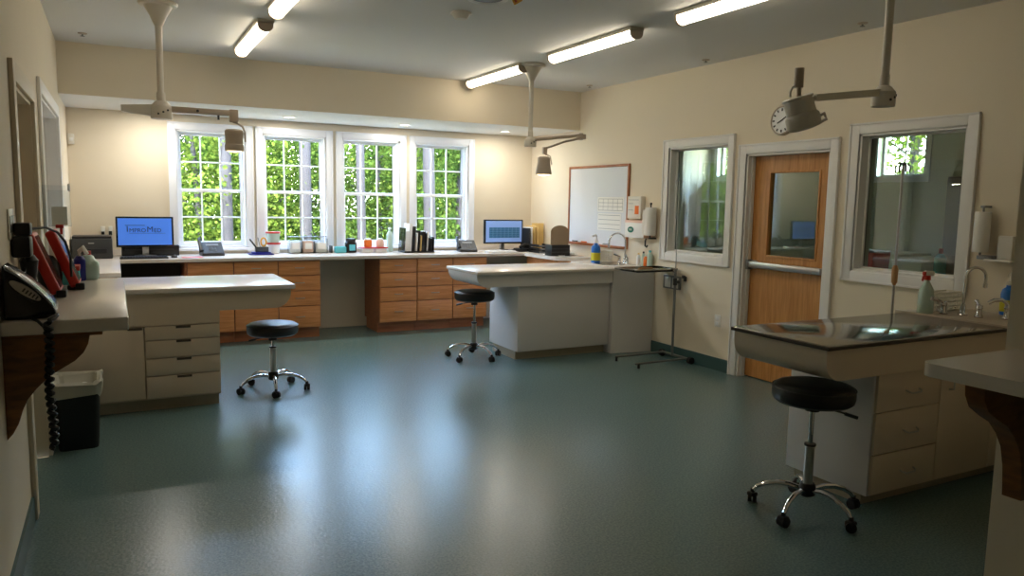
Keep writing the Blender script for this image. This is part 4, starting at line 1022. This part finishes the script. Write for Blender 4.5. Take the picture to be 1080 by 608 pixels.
# outlet, adapters, cables
t = thing('wall_outlet', 'outlet plate on the left wall above the black chargers', 'outlet', (XL, 3.87, 1.36))
obj('cover_plate', B().box(XL+.001, XL+.008, 3.78, 3.96, 1.36, 1.49, .003), 'plate', t)
obj('socket', B().box(XL+.007, XL+.011, 3.80, 3.86, 1.39, 1.46, .003).box(XL+.007, XL+.011, 3.88, 3.94, 1.39, 1.46, .003), 'greymetal', t)
t = thing('charger', 'black power adapter plugged high into the left wall outlet', 'charger', (XL, 3.9, 1.38))
obj('adapter', B().box(XL+.012, XL+.075, 3.86, 3.95, 1.375, 1.43, .008), 'black', t)
obj('cable', B().tube([(XL+.06, 3.93, 1.40), (XL+.12, 4.02, 1.405), (-.24, 4.10, 1.38), (-.215, 4.2, 1.33), (-.20, 4.28, 1.25), (-.20, 4.3, 1.15)], .006, 8), 'black', t)
t = thing('charger', 'large black adapter hanging below the left wall outlet', 'charger', (XL, 3.9, 1.25))
obj('adapter', B().box(XL+.003, XL+.075, 3.84, 3.95, 1.28, 1.372, .012), 'black', t)
obj('cable', B().tube([(XL+.04, 3.9, 1.285), (XL+.045, 3.93, 1.24), (XL+.04, 3.88, 1.2), (XL+.03, 3.7, 1.25), (XL+.03, 3.70, 1.15), (XL+.03, 3.8, 1.09)], .006, 8), 'black', t)
t = thing('cordless_clipper', 'black clipper charger standing on the ledge under the wall outlet', 'clipper', (-.36, 3.95, ZL))
obj('body', B().lathe([(.035, 0), (.038, .01), (.034, .07), (.026, .11), (.032, .15), (.038, .19), (.022, .215), (.004, .22)], (-.345, 3.95, ZL), 18), 'black', t)
obj('charging_base', B().box(-.39, -.30, 3.91, 3.99, ZL, ZL+.02, .006), 'blackgloss', t)
t = thing('camera', 'rounded black device on the ledge behind the first red tablet', 'device', (-.29, 4.35, ZL))
obj('body', B().lathe([(.035, 0), (.05, .02), (.056, .08), (.045, .14), (.02, .175), (.004, .18)], (-.30, 4.42, ZL), 20), 'black', t)
obj('button', B().cyl((-.30, 4.36, ZL+.10), (-.295, 4.365, ZL+.11), .018, None, 12), 'darkgrey', t)
# black cordless device with silver badge and coiled cord
t = thing('carry_case', 'glossy black rounded case with an oval silver badge at the near ledge end', 'case', (-.3, 3.48, ZL))
prof = [(XL+.012, 1.0725), (XL+.012, 1.285), (-.375, 1.272), (-.335, 1.245), (-.29, 1.205), (-.25, 1.16), (-.222, 1.118), (-.215, 1.095), (-.225, 1.085), (-.25, 1.0725)]
b = B(); b.prism(prof, 'y', 3.415, 3.60)
bmesh.ops.recalc_face_normals(b.bm, faces=b.bm.faces)
bmesh.ops.bevel(b.bm, geom=list(b.bm.edges), offset=.012, segments=3, profile=.5, affect='EDGES', clamp_overlap=True)
cs = obj('shell', b, 'blackgloss', t)
rm = [(XL+.02, 3.415, 1.279)] + [(p[0]-.002, 3.413, p[1]-.004) for p in prof[2:8]]
obj('seam', B().tube(rm, .0025, 6), 'greyplastic', cs)
u = Vector((.105, 0, -.082)).normalized(); v_ = Vector((.082, 0, .105)).normalized(); cc = Vector((-.315, 3.413, 1.185))
ov = [cc + u*(.062*math.cos(a*PI/14)) + v_*(.017*math.sin(a*PI/14)) for a in range(28)]
bd = obj('badge', B().prism([(p.x, p.z) for p in ov], 'y', 3.407, 3.415), 'badge', cs, 'oval silver badge')
b = B()
for k in range(5):
    p = cc + u*(-.005+.013*k); b.box(p.x-.003, p.x+.003, 3.4055, 3.4075, p.z-.008, p.z+.008, 0, rot=(0, .66, 0))
b.box(cc.x-.01, cc.x+.052, 3.4055, 3.4072, cc.z-.002+.02-.04, cc.z+.001+.02-.04, 0, rot=(0, .66, 0), piv=(cc.x, 0, cc.z))
obj('badge_lettering', b, 'darkgrey', bd)
pts = []
for k in range(150):
    f_ = k/149; z = 1.07-.50*f_; a = k*.75
    r_ = .010
    pts.append((-.243+r_*math.cos(a)+.004*math.sin(f_*9), 3.345+r_*math.sin(a), z))
b = B(); b.tube([(-.215, 3.41, 1.085), (-.222, 3.37, 1.08), (-.235, 3.352, 1.075)] + pts, .0095, 6)
b.tube([(-.30, 3.41, 1.078), (-.275, 3.362, 1.072), (-.255, 3.352, 1.05), (-.245, 3.352, 1.02)], .006, 6)
one('coiled_cord', b, 'black', 'black coiled cord hanging over the near end of the left ledge', 'cord')
# jug, tissue box, acrylic etc
x, y = -.145, 4.93
t = thing('plastic_jug', 'translucent pale green jug at the far end of the left ledge', 'jug', (x, y, ZL))
obj('jug_body', B().box(x-.06, x+.055, y-.045, y+.055, ZL, ZL+.11, .02, 3).lathe([(.05, .09), (.03, .135), (.015, .145)], (x, y, ZL), 18), 'liquid', t)
obj('cap', B().cyl((x, y, ZL+.14), (x, y, ZL+.165), .018, None, 16), 'redlid', t)
x, y = -.235, 4.95
t = thing('pump_bottle', 'small blue bottle with a white pump behind the second red tablet', 'bottle', (-.2, 4.96, ZL))
obj('bottle_body', B().lathe([(.028, 0), (.03, .004), (.03, .12), (.016, .14)], (-.185, 4.885, ZL+.0), 18), 'navy', t)
obj('pump', B().cyl((-.185, 4.885, ZL+.14), (-.185, 4.885, ZL+.17), .008).tube([(-.185, 4.885, ZL+.165), (-.165, 4.87, ZL+.19), (-.145, 4.86, ZL+.15)], .012, 8), 'white', t)
t = thing('tissue_box', 'small red and teal box on the ledge between the tablets and jug', 'box', (-.24, 4.7, ZL))
obj('carton', B().box(-.30, -.18, 4.66, 4.80, ZL, ZL+.075, .004), 'teal', t)
obj('carton_top', B().box(-.302, -.178, 4.658, 4.802, ZL+.075, ZL+.10, .003), 'redlid', t)
t = thing('white_carton', 'white carton on the ledge beside the left wall behind the tablets', 'box', (-.27, 4.92, ZL))
obj('carton', B().box(-.33, -.25, 4.88, 4.98, ZL, ZL+.22, .004), 'white', t)
obj('flap', B().box(-.332, -.248, 4.879, 4.981, ZL+.22, ZL+.228, .002), 'paper', t)
t = thing('sharps_clip', 'small red clip on a white stem above the ledge by the left wall', 'clip', (-.27, 4.92, ZL+.23))
obj('clip', B().box(-.295, -.255, 4.92, 4.95, 1.365, 1.385, .004).box(-.275, -.262, 4.925, 4.945, 1.33, 1.366, .002), 'redlid', t)
obj('stem', B().cyl((-.27, 4.935, ZL+.229), (-.27, 4.935, 1.34), .006), 'white', t)
t = thing('document_holder', 'clear acrylic document holder projecting from the left wall', 'document holder', (-.35, 5.60, 1.33))
obj('acrylic_panel', B().box(XL, -.248, 5.595, 5.609, 1.35, 1.61, .001).box(XL+.024, -.248, 5.645, 5.649, 1.35, 1.58, .001).box(XL+.024, -.248, 5.609, 5.645, 1.35, 1.354), 'clearp', t)
obj('card', B().box(XL+.045, -.268, 5.62, 5.63, 1.356, 1.475), 'plate', t)
obj('hinge', B().box(-.26, -.245, 5.60, 5.61, 1.575, 1.62, .001), 'white', t)
# trash can
t = thing('trash_can', 'black waste bin with a white liner in front of the beige treatment table', 'waste bin', (-.24, 5.28, 0))
def rbox(b, cx, cy, hw, hd, z, r=.035):
    pts = []
    for (sx, sy, a0) in ((1, 1, 0), (-1, 1, 90), (-1, -1, 180), (1, -1, 270)):
        for k in range(5):
            a = math.radians(a0+k*22.5); pts.append((cx+sx*(hw-r)+r*math.cos(a), cy+sy*(hd-r)+r*math.sin(a), z))
    return pts
def loft(rings, cap0=True, cap1=False):
    b = B(); n = len(rings[0]); vs = [p for r in rings for p in r]; fs = []
    for k in range(len(rings)-1):
        for i in range(n): fs.append((k*n+i, k*n+(i+1) % n, (k+1)*n+(i+1) % n, (k+1)*n+i))
    if cap0: fs.append(tuple(range(n))[::-1])
    if cap1: fs.append(tuple((len(rings)-1)*n+i for i in range(n)))
    b._add(vs, fs); return b
cx, cy = -.245, 5.31
obj('bin_body', loft([rbox(None, cx, cy, .105, .135, 0), rbox(None, cx, cy, .108, .14, .01), rbox(None, cx, cy, .125, .165, .40), rbox(None, cx, cy, .12, .16, .40), rbox(None, cx, cy, .10, .13, .02)], True, True), 'black', t)
ln = obj('liner', loft([rbox(None, cx, cy, .130, .170, .335), rbox(None, cx, cy, .137, .176, .36), rbox(None, cx, cy, .136, .176, .395), rbox(None, cx, cy, .141, .18, .418), rbox(None, cx, cy, .128, .166, .425), rbox(None, cx, cy, .112, .15, .41), rbox(None, cx, cy, .10, .13, .33), rbox(None, cx, cy, .06, .09, .29)], False, True), 'liner', t)
for v in ln.data.vertices: v.co += Vector((random.uniform(-.006, .006), random.uniform(-.006, .006), random.uniform(-.012, .012)))
t2 = B()
for k in range(4):
    ax_, ay_, rr = cx+random.uniform(-.04, .04), cy+random.uniform(-.06, .06), random.uniform(.04, .055)
    t2.lathe([(rr*.2, -rr*.8), (rr*.9, -rr*.4), (rr, 0), (rr*.8, rr*.5), (rr*.2, rr*.75)], (ax_, ay_, .355), 7)
obj('rubbish', t2, 'paper', t, 'crumpled tissue paper inside').__setitem__('kind', 'stuff')

# ---------------------------------------------------------------- adjoining room seen through the interior windows
for i, (a, b_, z0, z1) in enumerate(HW):
    w = sempty('window_%d' % (7+i), (XF, (a+b_)/2, z0)); c = .07
    struct('window_casing', B().box(XF-.02, XF, a-c, a, z0-c, z1+c).box(XF-.02, XF, b_, b_+c, z0-c, z1+c).box(XF-.02, XF, a, b_, z1, z1+c).box(XF-.02, XF, a, b_, z0-c, z0), 'vinyl', w)
    m_ = (a+b_)/2; zc = z0+(z1-z0)*.48
    so = struct('window_frame', B().box(XF+.07, XF+.1, a, a+.03, z0, z1).box(XF+.07, XF+.1, b_-.03, b_, z0, z1).box(XF+.07, XF+.1, a, b_, z1-.03, z1).box(XF+.07, XF+.1, a, b_, z0, z0+.03).box(XF+.075, XF+.09, m_-.008, m_+.008, z0, z1).box(XF+.075, XF+.09, a, b_, zc-.008, zc+.008), 'vinyl', w)
    struct('pane', B().box(XF+.082, XF+.084, a+.02, b_-.02, z0+.02, z1-.02), 'glass', w)
t = thing('side_counter', 'counter in the adjoining room seen through the large interior window', 'counter', (6.6, 5.0, 0))
obj('counter_top', B().box(6.2, 6.9, 3.6, 6.2, .93, .965, .004), 'lamtop', t)
obj('body', B().box(6.24, 6.86, 3.64, 6.16, .08, .93, .002), 'lam', t)
obj('plinth', B().box(6.3, 6.8, 3.7, 6.1, 0, .08), 'kick', t)
def crate(x0, x1, y0, y1, z, h, m1, m2, label, name='bin', cat='bin'):
    t = thing(name, label, cat, ((x0+x1)/2, (y0+y1)/2, z))
    obj('bin_body', B().prism([(y0+.015, z), (y1-.015, z), (y1, z+h), (y0, z+h)], 'x', x0, x1), m1, t)
    obj('lid', B().box(x0-.005, x1+.005, y0-.006, y1+.006, z+h, z+h+.02, .005), m2, t)
crate(6.40, 6.65, 4.74, 4.97, .966, .17, 'redbin', 'darkgrey', 'red bin with a dark lid behind the large interior window')
crate(6.40, 6.6, 5.0, 5.1, .966, .13, 'manila', 'white', 'tan box left of the red bin behind the large interior window', 'carton', 'box')
crate(6.45, 6.7, 4.28, 4.58, .966, .10, 'white', 'plate', 'low white machine right of the red bin behind the interior window', 'scale', 'machine')
t = thing('pump_bottle', 'teal bottle behind the right edge of the large interior window', 'bottle', (6.4, 4.05, .966))
obj('bottle_body', B().lathe([(.045, 0), (.05, .005), (.05, .17), (.02, .21)], (6.4, 4.08, .966), 20), 'teal', t)
obj('cap', B().cyl((6.4, 4.08, 1.176), (6.4, 4.08, 1.22), .018), 'redlid', t)
t = thing('tall_cabinet', 'dark tall cabinet in the adjoining room behind the large interior window', 'cabinet', (7.9, 4.9, 0))
obj('body', B().box(7.7, 8.18, 4.05, 4.9, 0, 1.9, .004), 'curtain', t)
obj('door', B().box(7.68, 7.699, 4.06, 4.47, .05, 1.88, .003), 'greyplastic', t)
obj('door', B().box(7.68, 7.699, 4.48, 4.89, .05, 1.88, .003), 'greyplastic', t)

# ---------------------------------------------------------------- outside
struct('ground', B().box(-30, 40, YB+.2, 45, -.5, -.42).box(XF+.2, 40, -20, YB+.2, -.5, -.42), 'ground')
struct('sun_block_roof', B().box(XL-1.0, XF+.9, YN-1, YB+.3, ZC+.13, ZC+.25), 'sun_block_roof')  # unseen slab added to keep the sun out; short eave lets sky light in

def leaves(n, cx, cy, z0, z1, rx, ry, size, rnd):
    vs, fs = [], []
    cl = [(rnd.gauss(cx, rx*.5), rnd.gauss(cy, ry*.5), rnd.uniform(z0, z1)) for _ in range(max(10, n//90))]
    for i in range(n):
        c = cl[rnd.randrange(len(cl))]
        p = Vector((c[0]+rnd.gauss(0, rx*.2), c[1]+rnd.gauss(0, ry*.2), c[2]+rnd.gauss(0, .20)))
        if p.y < YB+.9 and p.x < XF+1: p.y = YB+.9+rnd.random()*.4
        R = Euler((rnd.gauss(.5, .7), rnd.gauss(0, .7), rnd.uniform(0, 6.28))).to_matrix()
        l = size*rnd.uniform(.7, 1.3); w = l*.42
        k = len(vs)
        for q in ((-l/2, 0, 0), (0, -w, .12*l), (l/2, 0, 0), (0, w, .12*l)): vs.append(p + R @ Vector(q))
        fs += [(k, k+1, k+2), (k, k+2, k+3)]
    return vs, fs
def tree(x, y, h, r, z0, z1, rx, ry, n, leafm, label, size=.12, name='tree', seed=0):
    n = int(n*2.4); size *= .62
    rnd = random.Random(seed)
    t = thing(name, label, 'tree' if name == 'tree' else 'shrub', (x, y, -.42), 0, 'trees and shrubs beyond the windows')
    lx, ly = rnd.uniform(-.3, .3), rnd.uniform(-.2, .2)
    b = B(); b.tube([(x, y, -.45), (x+lx*.3, y+ly*.3, h*.3), (x+lx*.6, y+ly*.6, h*.65), (x+lx, y+ly, h)], [r*1.15, r, r*.8, r*.35], 12)
    for k in range(6 if name == 'tree' else 4):
        z = z0+(z1-z0)*(k+.5)/6; a = rnd.uniform(0, 6.28); f_ = min(1, max(0, z/h))
        b.tube([(x+lx*f_, y+ly*f_, z), (x+lx*f_+math.cos(a)*rx*.4, y+ly*f_+math.sin(a)*ry*.4, z+.25), (x+lx*f_+math.cos(a)*rx*.8, y+ly*f_+math.sin(a)*ry*.8, z+.45)], [r*.3, r*.2, r*.08], 6)
    obj('trunk', b, 'bark', t)
    vs, fs = leaves(n, x, y, z0, z1, rx, ry, size, rnd)
    me = bpy.data.meshes.new('foliage'); o_ = Vector((x, y, -.42))
    me.from_pydata([v-o_ for v in vs], [], fs); me.materials.append(M[leafm])
    o = bpy.data.objects.new('foliage', me); C.objects.link(o); o.parent = t
# undergrowth / young trees near
TL = 'young leafy tree seen through '
tree(1.25, 12.6, 3.2, .05, .2, 3.0, 1.2, .8, 2600, 'leafa', TL+'the leftmost back window', .11, seed=1)
tree(2.1, 13.2, 3.3, .06, .0, 3.0, 1.2, .8, 2600, 'leafa', TL+'the second back window, nearest its left jamb', .11, seed=2)
tree(3.3, 12.9, 3.2, .05, .0, 3.0, 1.1, .8, 2400, 'leafb', TL+'the second and third back windows', .11, seed=3)
tree(4.3, 13.3, 3.3, .05, .1, 3.0, 1.2, .8, 2400, 'leafa', TL+'the third back window', .11, seed=4)
tree(5.6, 12.8, 3.1, .05, .0, 3.0, 1.1, .8, 2200, 'leafb', TL+'the rightmost back window', .11, seed=5)
# tall trunks
TT = 'tall grey trunked forest tree seen through '
tree(1.50, 12.0, 9, .075, 4.2, 7.5, 1.3, 1.2, 350, 'leafb', TT+'the right half of the leftmost window', .14, seed=11)
tree(2.66, 12.0, 10, .085, 4.2, 7.5, 1.3, 1.2, 350, 'leafb', TT+'the right half of the second window', .14, seed=12)
tree(3.57, 12.0, 10, .065, 4.2, 7.5, 1.3, 1.2, 350, 'leafb', TT+'the middle of the third window', .14, seed=13)
tree(4.77, 12.0, 10, .095, 4.2, 7.5, 1.3, 1.2, 350, 'leafb', TT+'the middle of the rightmost window', .14, seed=14)
tree(5.35, 12.2, 10, .05, 4.2, 7.5, 1.3, 1.2, 350, 'leafb', TT+'the right side of the rightmost window', .14, seed=15)
# backdrop
for k in range(16):
    x = -9 + k*1.6 + random.uniform(-.4, .4); y = 16.5 + (k % 3)*2.4 + random.uniform(-.6, .6)
    tree(x, y, 5.5, .12, -.3, 4.2, 2.0, 1.4, 5200, ('leafc', 'leafb')[k % 2], 'dense woodland tree standing far back behind the young trees', .17, seed=30+k)
# left part for the view reflected in the interior glass
for k, (x, y) in enumerate(((-1.2, 13.2), (-3.2, 13.8), (-5.5, 14.6), (.1, 14.5))):
    tree(x, y, 4.0, .07, .0, 3.6, 1.4, 1.0, 2200, ('leafa', 'leafb')[k % 2], 'leafy tree left of the windows, showing only as a reflection in the interior glass', .12, seed=50+k)
for k, (x, y) in enumerate(((12.0, 8.2), (13.0, 10.4), (12.4, 12.6), (14.0, 7.0))):
    tree(x, y, 5.0, .08, .8, 4.6, 1.2, 1.0, 2600, 'leafa', 'leafy tree behind the small high window of the adjoining room', .14, seed=60+k)

# ---------------------------------------------------------------- light
w = bpy.data.worlds.new('sky'); SC.world = w; w.use_nodes = True
nt = w.node_tree; bg = nt.nodes['Background']
sky = nt.nodes.new('ShaderNodeTexSky'); sky.sky_type = 'NISHITA'; sky.sun_disc = False
sky.sun_elevation = math.radians(52); sky.sun_rotation = math.radians(200)
sky.air_density = 1.0; sky.dust_density = 2.0
nt.links.new(sky.outputs['Color'], bg.inputs['Color']); bg.inputs['Strength'].default_value = 8
sl = bpy.data.lights.new('sun', 'SUN'); sl.energy = 24.0; sl.angle = math.radians(1.5); sl.color = (1, .95, .86)
so = bpy.data.objects.new('sun', sl); C.objects.link(so)
so.rotation_euler = (math.radians(30), 0, math.radians(-18))

# ---------------------------------------------------------------- camera
f = 793.64; yaw, pitch, roll = .485844, .1143965, .0184134
fw = Vector((math.sin(yaw)*math.cos(pitch), math.cos(yaw)*math.cos(pitch), -math.sin(pitch)))
r = Vector((math.cos(yaw), -math.sin(yaw), 0)); u = r.cross(fw)
r2 = r*math.cos(roll)+u*math.sin(roll); u2 = -r*math.sin(roll)+u*math.cos(roll)
cam = bpy.data.cameras.new('camera'); co = bpy.data.objects.new('camera', cam); C.objects.link(co)
cam.sensor_width = 36; cam.lens = 36*f/1080; cam.clip_start = .05; cam.clip_end = 200
co.matrix_world = Matrix(((r2.x, u2.x, -fw.x, 0), (r2.y, u2.y, -fw.y, 0), (r2.z, u2.z, -fw.z, 1.56), (0, 0, 0, 1)))
SC.camera = co
vs = SC.view_settings
vs.view_transform = 'Standard'; vs.look = 'None'; vs.gamma = 1; vs.exposure = 0.22; vs.use_curve_mapping = False
